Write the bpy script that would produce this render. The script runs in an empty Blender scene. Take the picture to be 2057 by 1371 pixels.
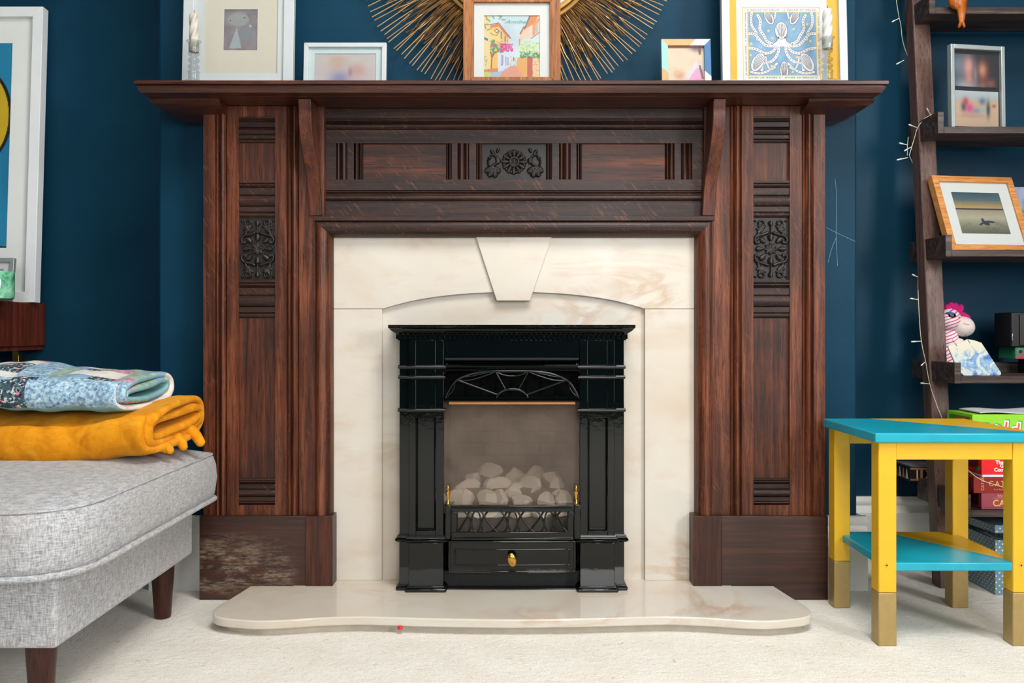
import bpy, math, random
import numpy as np
from mathutils import Vector, Matrix
random.seed(7); np.random.seed(7)
PI = math.pi
scene = bpy.context.scene
COL = scene.collection

# ------------------------------------------------------------------ camera
# world: X right, Y away from the camera, Z up; camera level at the origin, 0.666 m above the carpet
CAMZ, F, HX, HY = 0.666, 1750.0, 1028.0, 665.0
cam = bpy.data.cameras.new('camera'); co = bpy.data.objects.new('camera', cam); COL.objects.link(co)
co.location = (0, 0, CAMZ); co.rotation_euler = (PI/2, 0, 0)
cam.sensor_width = 36; cam.lens = 36*F/2057.0; cam.shift_y = -20.5/2057.0; cam.clip_start = 0.05
scene.camera = co
# ------------------------------------------------------------------ world, light, exposure
world = bpy.data.worlds.new('world'); scene.world = world; world.use_nodes = True
bg = world.node_tree.nodes['Background']; bg.inputs[0].default_value = (0.85, 0.93, 1.0, 1); bg.inputs[1].default_value = 0.6
vs = scene.view_settings
vs.view_transform = 'Standard'; vs.look = 'None'; vs.gamma = 1.0; vs.exposure = 0.14; vs.use_curve_mapping = False
def area(name, loc, target, sx, sy, power, col=(1, 1, 1)):
    l = bpy.data.lights.new(name, 'AREA'); l.shape = 'RECTANGLE'; l.size = sx; l.size_y = sy; l.energy = power; l.color = col
    o = bpy.data.objects.new(name, l); COL.objects.link(o); o.location = loc
    o.rotation_euler = (Vector(target)-Vector(loc)).to_track_quat('-Z', 'Y').to_euler()
    return o
DAY = (0.98, 0.99, 1.0)
area('daylight_middle_window', (0.62, -2.46, 1.50), (0.62, 0, 1.50), 0.70, 1.2, 34, DAY)
area('daylight_right_window', (2.38, -0.45, 1.50), (0.9, 0.35, 1.20), 1.0, 1.3, 70, DAY)
area('daylight_left_window', (-0.85, -2.46, 1.50), (-0.85, 0, 1.50), 0.85, 1.3, 12, DAY)
area('ceiling_fill', (0.4, 0.6, 2.62), (0.4, 0.6, 0), 1.1, 1.1, 54, (1.0, 0.985, 0.96))  # soft fill added under the ceiling to brighten the floor

# ------------------------------------------------------------------ helpers
def lin(v):
    v = v/255.0
    return v/12.92 if v <= 0.04045 else ((v+0.055)/1.055)**2.4
def C(r, g, b): return (lin(r), lin(g), lin(b), 1.0)
def P(px, py, Y):                     # pixel of the photograph + distance -> point
    s = F/Y
    return Vector(((px-HX)/s, Y, CAMZ+(HY-py)/s))
def PX(px, Y): return (px-HX)*Y/F
def PZ(py, Y): return CAMZ+(HY-py)*Y/F

class Nt:
    def __init__(s, name):
        s.m = bpy.data.materials.new(name); s.m.use_nodes = True
        s.t = s.m.node_tree; s.b = s.t.nodes['Principled BSDF']
    def n(s, typ, **kw):
        d = s.t.nodes.new(typ)
        for k, v in kw.items():
            if k in d.inputs: d.inputs[k].default_value = v
            else: setattr(d, k, v)
        return d
    def l(s, a, b): s.t.links.new(a, b)
    def coord(s, scale=(1, 1, 1), kind='Object', rot=(0, 0, 0)):
        tc = s.n('ShaderNodeTexCoord'); mp = s.n('ShaderNodeMapping')
        mp.inputs['Scale'].default_value = scale; mp.inputs['Rotation'].default_value = rot
        s.l(tc.outputs[kind], mp.inputs['Vector']); return mp.outputs[0]
    def noise(s, vec, scale, detail=4, rough=0.55, dist=0.0):
        d = s.n('ShaderNodeTexNoise'); d.inputs['Scale'].default_value = scale; d.inputs['Detail'].default_value = detail
        d.inputs['Roughness'].default_value = rough; d.inputs['Distortion'].default_value = dist
        s.l(vec, d.inputs['Vector']); return d.outputs['Fac']
    def ramp(s, fac, stops, interp='LINEAR'):
        r = s.n('ShaderNodeValToRGB'); r.color_ramp.interpolation = interp
        e = r.color_ramp.elements
        while len(e) < len(stops): e.new(0.5)
        for i, (p, c) in enumerate(stops): e[i].position = p; e[i].color = c
        s.l(fac, r.inputs[0]); return r.outputs[0]
    def mix(s, fac, a, b, mode='MIX'):
        d = s.n('ShaderNodeMix', data_type='RGBA', blend_type=mode)
        for i, v in ((0, fac), (6, a), (7, b)):
            if hasattr(v, 'links'): s.l(v, d.inputs[i])
            else: d.inputs[i].default_value = v
        return d.outputs[2]
    def bump(s, h, strength=0.2, dist=0.001, prev=None):
        d = s.n('ShaderNodeBump'); d.inputs['Strength'].default_value = strength; d.inputs['Distance'].default_value = dist
        s.l(h, d.inputs['Height'])
        if prev is not None: s.l(prev, d.inputs['Normal'])
        s.l(d.outputs[0], s.b.inputs['Normal']); return d.outputs[0]
    def base(s, c):
        if hasattr(c, 'links'): s.l(c, s.b.inputs['Base Color'])
        else: s.b.inputs['Base Color'].default_value = c
    def set(s, **kw):
        for k, v in kw.items(): s.b.inputs[k.replace('_', ' ')].default_value = v
        return s
W4 = (1, 1, 1, 1); K4 = (0, 0, 0, 1)
def plain(name, col, rough=0.5, var=0.08, scale=30, bumpk=0.0, metallic=0.0, coat=0.0, spec=0.5):
    t = Nt(name); v = t.coord()
    n = t.noise(v, scale, 4)
    d = tuple(max(0, c*(1-var)) for c in col[:3])+(1,); u = tuple(min(1, c*(1+var)) for c in col[:3])+(1,)
    t.base(t.ramp(n, [(0.3, d), (0.7, u)]))
    t.set(Roughness=rough, Metallic=metallic, Coat_Weight=coat, Specular_IOR_Level=spec, Coat_Roughness=0.08)
    if bumpk: t.bump(t.noise(v, scale*4, 3), bumpk, 0.001)
    return t.m
def wood(name, dark, mid, light, axis='z', rough=0.38, freq=1.0, flecks=0.0, coat=0.08, fleckcol=None, blotch=0.5):
    t = Nt(name)
    k = {'x': (0.9, 22, 22), 'y': (22, 0.9, 22), 'z': (22, 22, 0.9)}[axis]
    k = tuple(a*freq for a in k)
    v = t.coord(k); v0 = t.coord((1, 1, 1))
    a = t.noise(v, 3.0, 6, 0.62, 0.6)
    c = t.ramp(a, [(0.3, dark), (0.5, mid), (0.72, light)])
    big = t.noise(v0, 5.0, 3, 0.5)
    c = t.mix(t.ramp(big, [(0.35, (blotch,)*3+(1,)), (0.62, K4)]), c, dark)
    pores = t.noise(t.coord(tuple(x*4.5 for x in k)), 4.0, 3, 0.7)
    pm = t.ramp(pores, [(0.36, W4), (0.47, K4)])
    c = t.mix(t.mix(0.75, K4, pm), c, tuple(x*0.35 for x in dark[:3])+(1,))
    if flecks:
        rot = {'x': (0, 0.75, 0), 'z': (0, 0.55, 0), 'y': (0, 0, 0.6)}[axis]
        kv = (230, 230, 30)
        mp2 = t.n('ShaderNodeMapping'); mp2.inputs['Scale'].default_value = kv; t.l(t.coord((1, 1, 1), rot=rot), mp2.inputs['Vector']); f = t.noise(mp2.outputs[0], 1.0, 2, 0.4)
        f2 = t.noise(v0, 9.0, 2)
        fm = t.ramp(f, [(0.60, K4), (0.68, (flecks,)*3+(1,))])
        fm = t.mix(1.0, fm, t.ramp(f2, [(0.40, K4), (0.58, W4)]), 'MULTIPLY')
        c = t.mix(fm, c, fleckcol or light)
    t.base(c); t.set(Roughness=rough+0.04, Coat_Weight=coat, Coat_Roughness=0.22, Specular_IOR_Level=0.32)
    t.bump(pores, 0.25, 0.0006)
    return t.m

def finish(me, smooth=30):
    if smooth is not None:
        for p in me.polygons: p.use_smooth = True
        try: me.set_sharp_from_angle(angle=math.radians(smooth))
        except Exception: pass
ORG = {}
class G:
    """collects geometry in world (or the thing's local) coordinates, builds one mesh object"""
    def __init__(s): s.v = []; s.f = []; s.m = []
    def add(s, vs_, fs, mi=0):
        o = len(s.v); s.v += [tuple(p) for p in vs_]
        for f in fs: s.f.append(tuple(i+o for i in f)); s.m.append(mi)
        return s
    def box(s, x0, x1, y0, y1, z0, z1, mi=0):
        if x0 > x1: x0, x1 = x1, x0
        if y0 > y1: y0, y1 = y1, y0
        if z0 > z1: z0, z1 = z1, z0
        return s.add([(x0,y0,z0),(x1,y0,z0),(x1,y1,z0),(x0,y1,z0),(x0,y0,z1),(x1,y0,z1),(x1,y1,z1),(x0,y1,z1)],
                     [(0,3,2,1),(4,5,6,7),(0,1,5,4),(1,2,6,5),(2,3,7,6),(3,0,4,7)], mi)
    def prism(s, pts, fn, a, b, mi=0):
        """pts: 2-D outline; fn(u,v,t)->xyz; extruded t=a..b"""
        n = len(pts)
        vv = [fn(u, v, a) for u, v in pts]+[fn(u, v, b) for u, v in pts]
        ff = [tuple(range(n)), tuple(range(2*n-1, n-1, -1))]
        ff += [(i, i+n, (i+1) % n+n, (i+1) % n) for i in range(n)]
        return s.add(vv, ff, mi)
    def loft(s, rings, closed=True, cap=True, mi=0):
        n = len(rings[0]); vv = [p for r in rings for p in r]; ff = []
        for k in range(len(rings)-1):
            for i in range(n if closed else n-1):
                j = (i+1) % n; ff.append((k*n+i, k*n+j, (k+1)*n+j, (k+1)*n+i))
        if cap and closed:
            ff.append(tuple(range(n-1, -1, -1))); ff.append(tuple(range((len(rings)-1)*n, len(rings)*n)))
        return s.add(vv, ff, mi)
    def lathe(s, prof, c, seg=20, mi=0, cap=True):
        rings = [[(c[0]+r*math.cos(2*PI*i/seg), c[1]+r*math.sin(2*PI*i/seg), c[2]+z) for i in range(seg)] for r, z in prof]
        return s.loft(rings, True, cap, mi)
    def tube(s, pts, r, seg=8, mi=0, closed=False):
        pts = [Vector(p) for p in pts]; n = len(pts); rings = []
        up = Vector((0.13, 1, 0.21)).normalized()
        for i, p in enumerate(pts):
            if closed: d = pts[(i+1) % n]-pts[i-1]
            else: d = pts[min(i+1, n-1)]-pts[max(i-1, 0)]
            d.normalize(); a = d.cross(up)
            if a.length < 1e-4: a = d.cross(Vector((1, 0, 0)))
            a.normalize(); b = d.cross(a); rr = r[i] if isinstance(r, (list, tuple)) else r
            rings.append([p+a*rr*math.cos(2*PI*k/seg)+b*rr*math.sin(2*PI*k/seg) for k in range(seg)])
        if closed: rings.append(rings[0]); return s.loft(rings, True, False, mi)
        return s.loft(rings, True, True, mi)
    def ball(s, c, r, seg=16, rings=10, mi=0):
        if not isinstance(r, (tuple, list)): r = (r, r, r)
        rr = []
        for k in range(1, rings):
            th = PI*k/rings
            rr.append([(c[0]+r[0]*math.sin(th)*math.cos(2*PI*i/seg), c[1]+r[1]*math.sin(th)*math.sin(2*PI*i/seg), c[2]-r[2]*math.cos(th)) for i in range(seg)])
        return s.loft(rr, True, True, mi)
    def build(s, name, mat, parent=None, bevel=0, smooth=30, seg=2, kind=None, label=None):
        off = ORG.get(root_of(parent).name, (0, 0, 0)) if parent else (0, 0, 0)
        me = bpy.data.meshes.new(name)
        me.from_pydata([(x-off[0], y-off[1], z-off[2]) for x, y, z in s.v], [], s.f)
        mats = mat if isinstance(mat, (list, tuple)) else [mat]
        for m in mats: me.materials.append(m)
        if len(mats) > 1: me.polygons.foreach_set('material_index', s.m)
        me.update(); finish(me, smooth)
        o = bpy.data.objects.new(name, me); COL.objects.link(o)
        if parent: o.parent = parent
        if bevel:
            b = o.modifiers.new('bevel', 'BEVEL'); b.width = bevel; b.segments = seg; b.limit_method = 'ANGLE'; b.angle_limit = math.radians(35)
            b.harden_normals = False
        if kind: o['kind'] = kind
        if label: o['label'] = label
        return o
def root_of(o):
    while o and o.parent: o = o.parent
    return o
def thing(name, label, cat, loc, group=None, local=False, rot=(0, 0, 0)):
    o = bpy.data.objects.new(name, None); COL.objects.link(o); o.empty_display_size = 0.05
    o.location = loc; o.rotation_euler = rot; o['label'] = label; o['category'] = cat
    if group: o['group'] = group
    ORG[o.name] = (0, 0, 0) if local else tuple(loc)
    return o
def tag(o, label, cat, group=None):
    o['label'] = label; o['category'] = cat
    if group: o['group'] = group
    return o
def structure(o): o['kind'] = 'structure'; return o
def copy_part(o, parent, loc=None, rot=None, scale=None):
    c = o.copy(); COL.objects.link(c); c.parent = parent
    if loc is not None: c.location = loc
    if rot is not None: c.rotation_euler = rot
    if scale is not None: c.scale = scale
    return c
XZ = lambda u, v, t: (u, t, v)        # outline in X-Z, extruded along Y
YZX = lambda u, v, t: (t, u, v)       # outline in Y-Z, extruded along X
XYZ_ = lambda u, v, t: (u, v, t)      # outline in X-Y, extruded along Z
def catmull(pts, n=8, closed=False):
    out = []; m = len(pts)
    rng = range(m if closed else m-1)
    for i in rng:
        g = lambda k: Vector(pts[k % m] if closed else pts[max(0, min(m-1, k))])
        p0, p1, p2, p3 = g(i-1), g(i), g(i+1), g(i+2)
        for j in range(n):
            t = j/n
            out.append(0.5*((2*p1)+(p2-p0)*t+(2*p0-5*p1+4*p2-p3)*t*t+(3*p1-p0-3*p2+p3)*t**3))
    if not closed: out.append(Vector(pts[-1]))
    return out

# ------------------------------------------------------------------ painted prints: colour kept per vertex of a fine sheet
class Canvas:
    def __init__(s, w, h, col):
        s.w, s.h = w, h; s.a = np.zeros((h, w, 3)); s.a[:] = np.array(col, float)
        s.y, s.x = np.mgrid[0:h, 0:w]; s.x = (s.x+0.5)/w; s.y = (s.y+0.5)/h; s.asp = h/w
    def put(s, m, col, al=1.0):
        m = np.clip(m, 0, 1)[..., None]*al; s.a = s.a*(1-m)+np.array(col, float)*m
    def rect(s, x0, y0, x1, y1, col, al=1.0): s.put((s.x >= x0)&(s.x <= x1)&(s.y >= y0)&(s.y <= y1), col, al)
    def vgrad(s, y0, y1, c0, c1):
        t = np.clip((s.y-y0)/(y1-y0), 0, 1)[..., None]; m = ((s.y >= y0)&(s.y <= y1))[..., None]
        s.a = np.where(m, np.array(c0)*(1-t)+np.array(c1)*t, s.a)
    def ell(s, cx, cy, rx, ry, col, ang=0.0, soft=0.12, al=1.0):
        dx, dy = s.x-cx, (s.y-cy)*s.asp; c, n = math.cos(ang), math.sin(ang)
        u, v = (dx*c+dy*n)/rx, (-dx*n+dy*c)/ry
        s.put((1-np.sqrt(u*u+v*v))/soft, col, al)
    def blob(s, cx, cy, rx, ry, col, al=1.0):
        s.put(np.exp(-(((s.x-cx)/rx)**2+((s.y-cy)/ry)**2)*1.2), col, al)
    def poly(s, pts, col, al=1.0):
        ins = np.zeros(s.x.shape, bool); n = len(pts)
        for i in range(n):
            (x0, y0), (x1, y1) = pts[i], pts[(i+1) % n]
            if y0 == y1: continue
            c = ((y0 > s.y) != (y1 > s.y)) & (s.x < (x1-x0)*(s.y-y0)/(y1-y0)+x0); ins ^= c
        s.put(ins, col, al)
    def line(s, pts, wd, col, al=1.0):
        d = np.full(s.x.shape, 9.0)
        for (x0, y0), (x1, y1) in zip(pts[:-1], pts[1:]):
            ax, ay = x1-x0, (y1-y0)*s.asp; L = ax*ax+ay*ay+1e-9
            px, py = s.x-x0, (s.y-y0)*s.asp; t = np.clip((px*ax+py*ay)/L, 0, 1)
            d = np.minimum(d, np.hypot(px-t*ax, py-t*ay))
        s.put((wd-d)/(0.7/s.w)+0.5, col, al)
    def speck(s, x0, y0, x1, y1, n, r, cols, al=0.8):
        for _ in range(n):
            s.ell(random.uniform(x0, x1), random.uniform(y0, y1), r*random.uniform(.6, 1.3), r*random.uniform(.6, 1.3), random.choice(cols), soft=0.5, al=al)
    def grain(s, k): s.a = s.a+np.random.normal(0, k, (s.h, s.w, 1))
    def wash(s, k, n=7):
        g = np.random.normal(0, 1, (n, n)); yi = s.y*(n-1.001); xi = s.x*(n-1.001)
        y0, x0 = yi.astype(int), xi.astype(int); fy, fx = yi-y0, xi-x0
        v = g[y0, x0]*(1-fy)*(1-fx)+g[y0, x0+1]*(1-fy)*fx+g[y0+1, x0]*fy*(1-fx)+g[y0+1, x0+1]*fy*fx
        s.a = s.a+v[..., None]*k
def mat_print(name='printed_paper', rough=0.6):
    t = Nt(name); a = t.n('ShaderNodeVertexColor', layer_name='ink'); t.base(a.outputs[0]); t.set(Roughness=rough); return t.m
M_PRINT = mat_print()
def sheet(cv, x0, x1, z0, z1, y, name, parent, mat=None, label=None):
    h, w = cv.h, cv.w
    xs = np.linspace(x0, x1, w+1); zs = np.linspace(z1, z0, h+1)
    X, Z = np.meshgrid(xs, zs); V = np.stack([X, np.full_like(X, y), Z], -1).reshape(-1, 3)
    i = np.arange(h)[:, None]*(w+1)+np.arange(w)[None, :]
    Fc = np.stack([i, i+w+1, i+w+2, i+1], -1).reshape(-1, 4)
    me = bpy.data.meshes.new(name); me.vertices.add(len(V)); me.vertices.foreach_set('co', V.ravel())
    me.loops.add(Fc.size); me.loops.foreach_set('vertex_index', Fc.ravel())
    me.polygons.add(len(Fc)); me.polygons.foreach_set('loop_start', np.arange(0, Fc.size, 4)); me.polygons.foreach_set('loop_total', np.full(len(Fc), 4))
    me.update(); me.validate()
    c = np.clip(cv.a, 0, 255)/255.0; c = np.where(c <= 0.04045, c/12.92, ((c+0.055)/1.055)**2.4)
    cp = np.ones((len(Fc), 4, 4)); cp[..., :3] = c.reshape(-1, 1, 3)*0.62
    at = me.color_attributes.new('ink', 'FLOAT_COLOR', 'CORNER'); at.data.foreach_set('color', cp.ravel())
    me.materials.append(mat or M_PRINT)
    o = bpy.data.objects.new(name, me); COL.objects.link(o); o.parent = parent
    if label: o['label'] = label
    return o
def lettering(txt, size, mat, parent, loc, rot=(PI/2, 0, 0), extr=0.0003, shear=0.0, align='LEFT', offset=0.0, spacing=1.0, name='lettering', scale=(1, 1, 1)):
    cu = bpy.data.curves.new(name, 'FONT'); cu.body = txt; cu.size = size; cu.extrude = extr; cu.shear = shear; cu.align_x = align
    cu.offset = offset; cu.space_character = spacing; cu.resolution_u = 3
    o = bpy.data.objects.new(name, cu); COL.objects.link(o)
    dg = bpy.context.evaluated_depsgraph_get()
    me = bpy.data.meshes.new_from_object(o.evaluated_get(dg)); me.name = name; me.materials.clear(); me.materials.append(mat)
    bpy.data.objects.remove(o); bpy.data.curves.remove(cu)
    r = bpy.data.objects.new(name, me); COL.objects.link(r); r.parent = parent; r.location = loc; r.rotation_euler = rot; r.scale = scale
    return r

# ------------------------------------------------------------------ materials
def mk_wall():
    t = Nt('teal_wall_paint'); v = t.coord()
    c = t.ramp(t.noise(v, 3, 4), [(0.3, C(13, 51, 70)), (0.7, C(18, 60, 82))])
    t.base(c); t.set(Roughness=0.42, Specular_IOR_Level=0.10)
    b = t.bump(t.noise(v, 55, 3), 0.18, 0.002); t.bump(t.noise(v, 320, 2), 0.10, 0.0006, b)
    return t.m
M_WALL = mk_wall()
M_WHITE = plain('white_gloss_paint', C(222, 222, 216), 0.35, 0.03)
M_CEIL = plain('white_ceiling_paint', C(236, 235, 230), 0.9, 0.02)
def mk_carpet():
    t = Nt('cream_carpet'); v = t.coord()
    c = t.ramp(t.noise(v, 9, 4), [(0.3, C(238, 231, 219)), (0.7, C(248, 243, 234))])
    fine = t.noise(v, 260, 3, 0.7)
    c = t.mix(t.ramp(fine, [(0.3, (0.4,)*3+(1,)), (0.55, K4)]), c, C(218, 208, 190))
    fl = t.noise(t.coord((1, 1.8, 1)), 38, 3, 0.6, 1.2)
    c = t.mix(t.ramp(fl, [(0.64, K4), (0.72, (0.55,)*3+(1,))]), c, C(196, 166, 112))
    fl2 = t.noise(t.coord((1.6, 1, 1)), 52, 3, 0.6, 0.8)
    c = t.mix(t.ramp(fl2, [(0.66, K4), (0.74, (0.35,)*3+(1,))]), c, C(160, 140, 118))
    t.base(c); t.set(Roughness=0.95, Specular_IOR_Level=0.1, Sheen_Weight=0.15)
    b = t.bump(fine, 0.9, 0.004); t.bump(t.noise(v, 60, 3), 0.6, 0.006, b)
    return t.m
M_CARPET = mk_carpet()
def mk_marble(name, rough, spec):
    t = Nt(name); v = t.coord((1, 1, 1))
    w = t.noise(t.coord((1.0, 1.0, 2.0), rot=(0, 0.5, 0)), 2.6, 4, 0.5, 0.8)
    c = t.ramp(w, [(0.30, C(203, 188, 170)), (0.45, C(210, 201, 187)), (0.6, C(213, 206, 195)), (0.75, C(207, 201, 191))])
    vn = t.noise(t.coord((0.9, 0.9, 2.6), rot=(0, 0.6, 0)), 2.4, 5, 0.55, 1.2)
    patch = t.ramp(t.noise(v, 3.4, 3), [(0.50, K4), (0.66, (0.7,)*3+(1,))])
    line = t.mix(1.0, t.ramp(vn, [(0.45, K4), (0.5, (0.8,)*3+(1,)), (0.56, K4)]), patch, 'MULTIPLY')
    c = t.mix(line, c, C(184, 146, 110))
    c = t.mix(t.ramp(t.noise(t.coord((1.5, 1.5, 4)), 6, 4, 0.6), [(0.55, K4), (0.75, (0.45,)*3+(1,))]), c, C(200, 178, 158))
    t.base(c); t.set(Roughness=rough, Coat_Weight=0.0, Specular_IOR_Level=spec)
    return t.m
M_MARBLE = mk_marble('cream_pink_marble', 0.24, 0.28); M_HEARTH = mk_marble('polished_hearth_marble', 0.10, 0.5)
OD, OM, OL = C(42, 20, 12), C(97, 49, 29), C(148, 86, 55)
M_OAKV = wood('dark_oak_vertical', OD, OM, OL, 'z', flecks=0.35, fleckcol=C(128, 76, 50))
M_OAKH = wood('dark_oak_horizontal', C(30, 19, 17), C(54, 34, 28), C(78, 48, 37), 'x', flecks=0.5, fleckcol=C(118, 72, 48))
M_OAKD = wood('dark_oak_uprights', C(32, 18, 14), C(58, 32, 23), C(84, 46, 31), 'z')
M_OAKS = wood('dark_oak_shelf', C(38, 19, 13), C(72, 36, 23), C(102, 53, 34), 'x', rough=0.33, coat=0.35)
M_OAKP = wood('figured_oak_panel', C(36, 21, 16), C(82, 42, 26), C(140, 74, 40), 'x', freq=0.55, flecks=0.3, fleckcol=C(150, 84, 46), blotch=0.8)
M_OAKPV = wood('figured_oak_panel_vertical', C(40, 22, 16), C(84, 44, 28), C(120, 66, 40), 'z', blotch=0.75)
M_CARVE = plain('carved_dark_oak', C(34, 28, 25), 0.38, 0.25, 60, 0.1, coat=0.1, spec=0.4)
def mk_plinth(worn):
    t = Nt('worn_plinth_oak' if worn else 'plinth_oak')
    v = t.coord((0.9, 20, 20)); a = t.noise(v, 4, 6, 0.62, 0.5)
    c = t.ramp(a, [(0.3, C(34, 17, 11)), (0.55, C(58, 30, 20)), (0.75, C(84, 44, 26))])
    if worn:
        w = t.noise(t.coord((1.5, 1, 4)), 7, 6, 0.7, 0.3); f = t.noise(t.coord((8, 8, 45)), 5, 5, 0.75)
        tc = t.n('ShaderNodeTexCoord'); sp = t.n('ShaderNodeSeparateXYZ'); t.l(tc.outputs['Generated'], sp.inputs[0])
        env = t.mix(1.0, t.ramp(sp.outputs[2], [(0.05, (0.2,)*3+(1,)), (0.35, W4), (0.85, K4)]), t.ramp(sp.outputs[0], [(0.1, W4), (0.8, (0.6,)*3+(1,)), (0.95, K4)]), 'MULTIPLY')
        m = t.mix(1.0, t.ramp(w, [(0.42, K4), (0.56, W4)]), t.ramp(f, [(0.42, K4), (0.58, W4)]), 'MULTIPLY'); m = t.mix(1.0, m, env, 'MULTIPLY')
        c = t.mix(t.mix(1.0, m, (0.8, 0.8, 0.8, 1), 'MULTIPLY'), c, C(176, 158, 132))
        o = t.mix(1.0, t.ramp(t.noise(t.coord((2, 1, 3)), 8, 3), [(0.6, K4), (0.7, (0.6,)*3+(1,))]), env, 'MULTIPLY')
        c = t.mix(o, c, C(110, 60, 38))
    t.base(c); t.set(Roughness=0.42, Coat_Weight=0.2, Coat_Roughness=0.3); t.bump(a, 0.15, 0.001); return t.m
M_PLW, M_PLN = mk_plinth(True), mk_plinth(False)
M_PLV = wood('plinth_block_oak', C(38, 21, 16), C(66, 36, 26), C(92, 50, 34), 'z')
def mk_enamel():
    t = Nt('black_gloss_enamel'); t.base(C(6, 10, 9)); t.set(Roughness=0.06, Specular_IOR_Level=0.42)
    t.bump(t.noise(t.coord(), 80, 2), 0.06, 0.002); return t.m
M_ENAMEL = mk_enamel()
def mk_glass(name, tint=(1, 1, 1, 1), haze=None, rough=0.02, ior=1.45, k=0.0):
    t = Nt(name); tr = t.n('ShaderNodeBsdfTransparent'); tr.inputs[0].default_value = tint
    gl = t.n('ShaderNodeBsdfGlossy'); gl.inputs['Roughness'].default_value = rough
    fr = t.n('ShaderNodeFresnel'); fr.inputs['IOR'].default_value = ior
    gm = t.n('ShaderNodeNewGeometry'); inv = t.n('ShaderNodeMath', operation='SUBTRACT'); inv.inputs[0].default_value = 1.0; t.l(gm.outputs['Backfacing'], inv.inputs[1])
    mu = t.n('ShaderNodeMath', operation='MULTIPLY'); t.l(fr.outputs[0], mu.inputs[0]); t.l(inv.outputs[0], mu.inputs[1])
    m = t.n('ShaderNodeMixShader'); t.l(mu.outputs[0], m.inputs[0]); t.l(tr.outputs[0], m.inputs[1]); t.l(gl.outputs[0], m.inputs[2])
    out = m.outputs[0]
    if haze:
        df = t.n('ShaderNodeBsdfDiffuse'); df.inputs[0].default_value = haze  # pale diffuse layer stands in for the haze of reflections on the glass
        m2 = t.n('ShaderNodeMixShader'); n = t.noise(t.coord(), 14, 4)
        r = t.ramp(n, [(0.3, (k*0.6,)*3+(1,)), (0.7, (k*1.3,)*3+(1,))]); t.l(r, m2.inputs[0]); t.l(out, m2.inputs[1]); t.l(df.outputs[0], m2.inputs[2]); out = m2.outputs[0]
    t.l(out, t.t.nodes['Material Output'].inputs['Surface']); return t.m
M_GLASS = mk_glass('picture_glass')
M_FIREGLASS = mk_glass('smoked_fire_glass', (0.88, 0.86, 0.84, 1), C(150, 132, 118), 0.05, 1.45, 0.16)  # brownish haze of the reflected room is mixed into the colour
M_CRYSTAL = mk_glass('clear_moulded_glass', (0.84, 0.86, 0.86, 1), None, 0.03, 1.6)
M_BRASS = plain('polished_brass', C(205, 160, 80), 0.22, 0.05, metallic=1.0)
M_COPPER = plain('copper_strip', C(190, 130, 80), 0.35, 0.1, metallic=0.8)
M_GOLDROD = plain('gold_painted_wire', C(150, 114, 70), 0.42, 0.25, 40, metallic=0.5)
M_GOLDRAY = plain('gold_painted_ray', C(192, 154, 104), 0.4, 0.15, 40, metallic=0.5)
M_GOLDRING = plain('gold_mirror_rim', C(212, 168, 100), 0.3, 0.05, metallic=0.6)
M_MIRROR = plain('mirror_glass', C(235, 238, 240), 0.02, 0.0, metallic=1.0)
def mk_linen():
    t = Nt('grey_woven_upholstery'); v = t.coord()
    a = t.noise(t.coord((1, 1, 0.14)), 420, 3, 0.7); b = t.noise(t.coord((0.14, 0.14, 1)), 420, 3, 0.7)
    m = t.mix(0.5, a, b)
    c = t.ramp(m, [(0.36, C(126, 125, 126)), (0.5, C(172, 172, 174)), (0.62, C(202, 204, 207))])
    c = t.mix(t.ramp(t.noise(v, 4, 3), [(0.4, (0.3,)*3+(1,)), (0.6, K4)]), c, C(160, 152, 144))
    t.base(c); t.set(Roughness=0.9, Specular_IOR_Level=0.2, Sheen_Weight=0.2); t.bump(m, 0.6, 0.0012); return t.m
M_LINEN = mk_linen()
M_LEGWOOD = wood('walnut_leg_wood', C(44, 22, 16), C(72, 36, 26), C(92, 48, 34), 'z', rough=0.4)
def mk_fleece():
    t = Nt('mustard_fleece'); v = t.coord()
    c = t.ramp(t.noise(v, 22, 5, 0.6, 0.8), [(0.3, C(196, 118, 10)), (0.5, C(222, 142, 20)), (0.7, C(236, 162, 40))])
    t.base(c); t.set(Roughness=0.85, Sheen_Weight=0.6, Sheen_Roughness=0.4, Specular_IOR_Level=0.15); t.b.inputs['Sheen Tint'].default_value = C(255, 190, 90)
    t.bump(t.noise(v, 400, 2), 0.35, 0.001, t.bump(t.noise(v, 30, 4), 0.5, 0.006)); return t.m
M_FLEECE = mk_fleece()
def mk_fabric(name, stops, scale, kind='noise', extra=None):
    t = Nt(name); v = t.coord()
    if kind == 'noise': c = t.ramp(t.noise(v, scale, 3, 0.7), stops)
    else:
        vo = t.n('ShaderNodeTexVoronoi'); vo.inputs['Scale'].default_value = scale; t.l(v, vo.inputs['Vector'])
        c = t.ramp(vo.outputs['Distance'], stops)
        if extra: c = t.mix(t.ramp(t.noise(v, scale*1.7, 2), [(0.5, K4), (0.54, W4)]), c, t.ramp(t.noise(v, scale*2.6, 3), extra))
    t.base(c); t.set(Roughness=0.9, Specular_IOR_Level=0.15); t.bump(t.noise(v, 45, 4), 0.5, 0.004); return t.m
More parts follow.
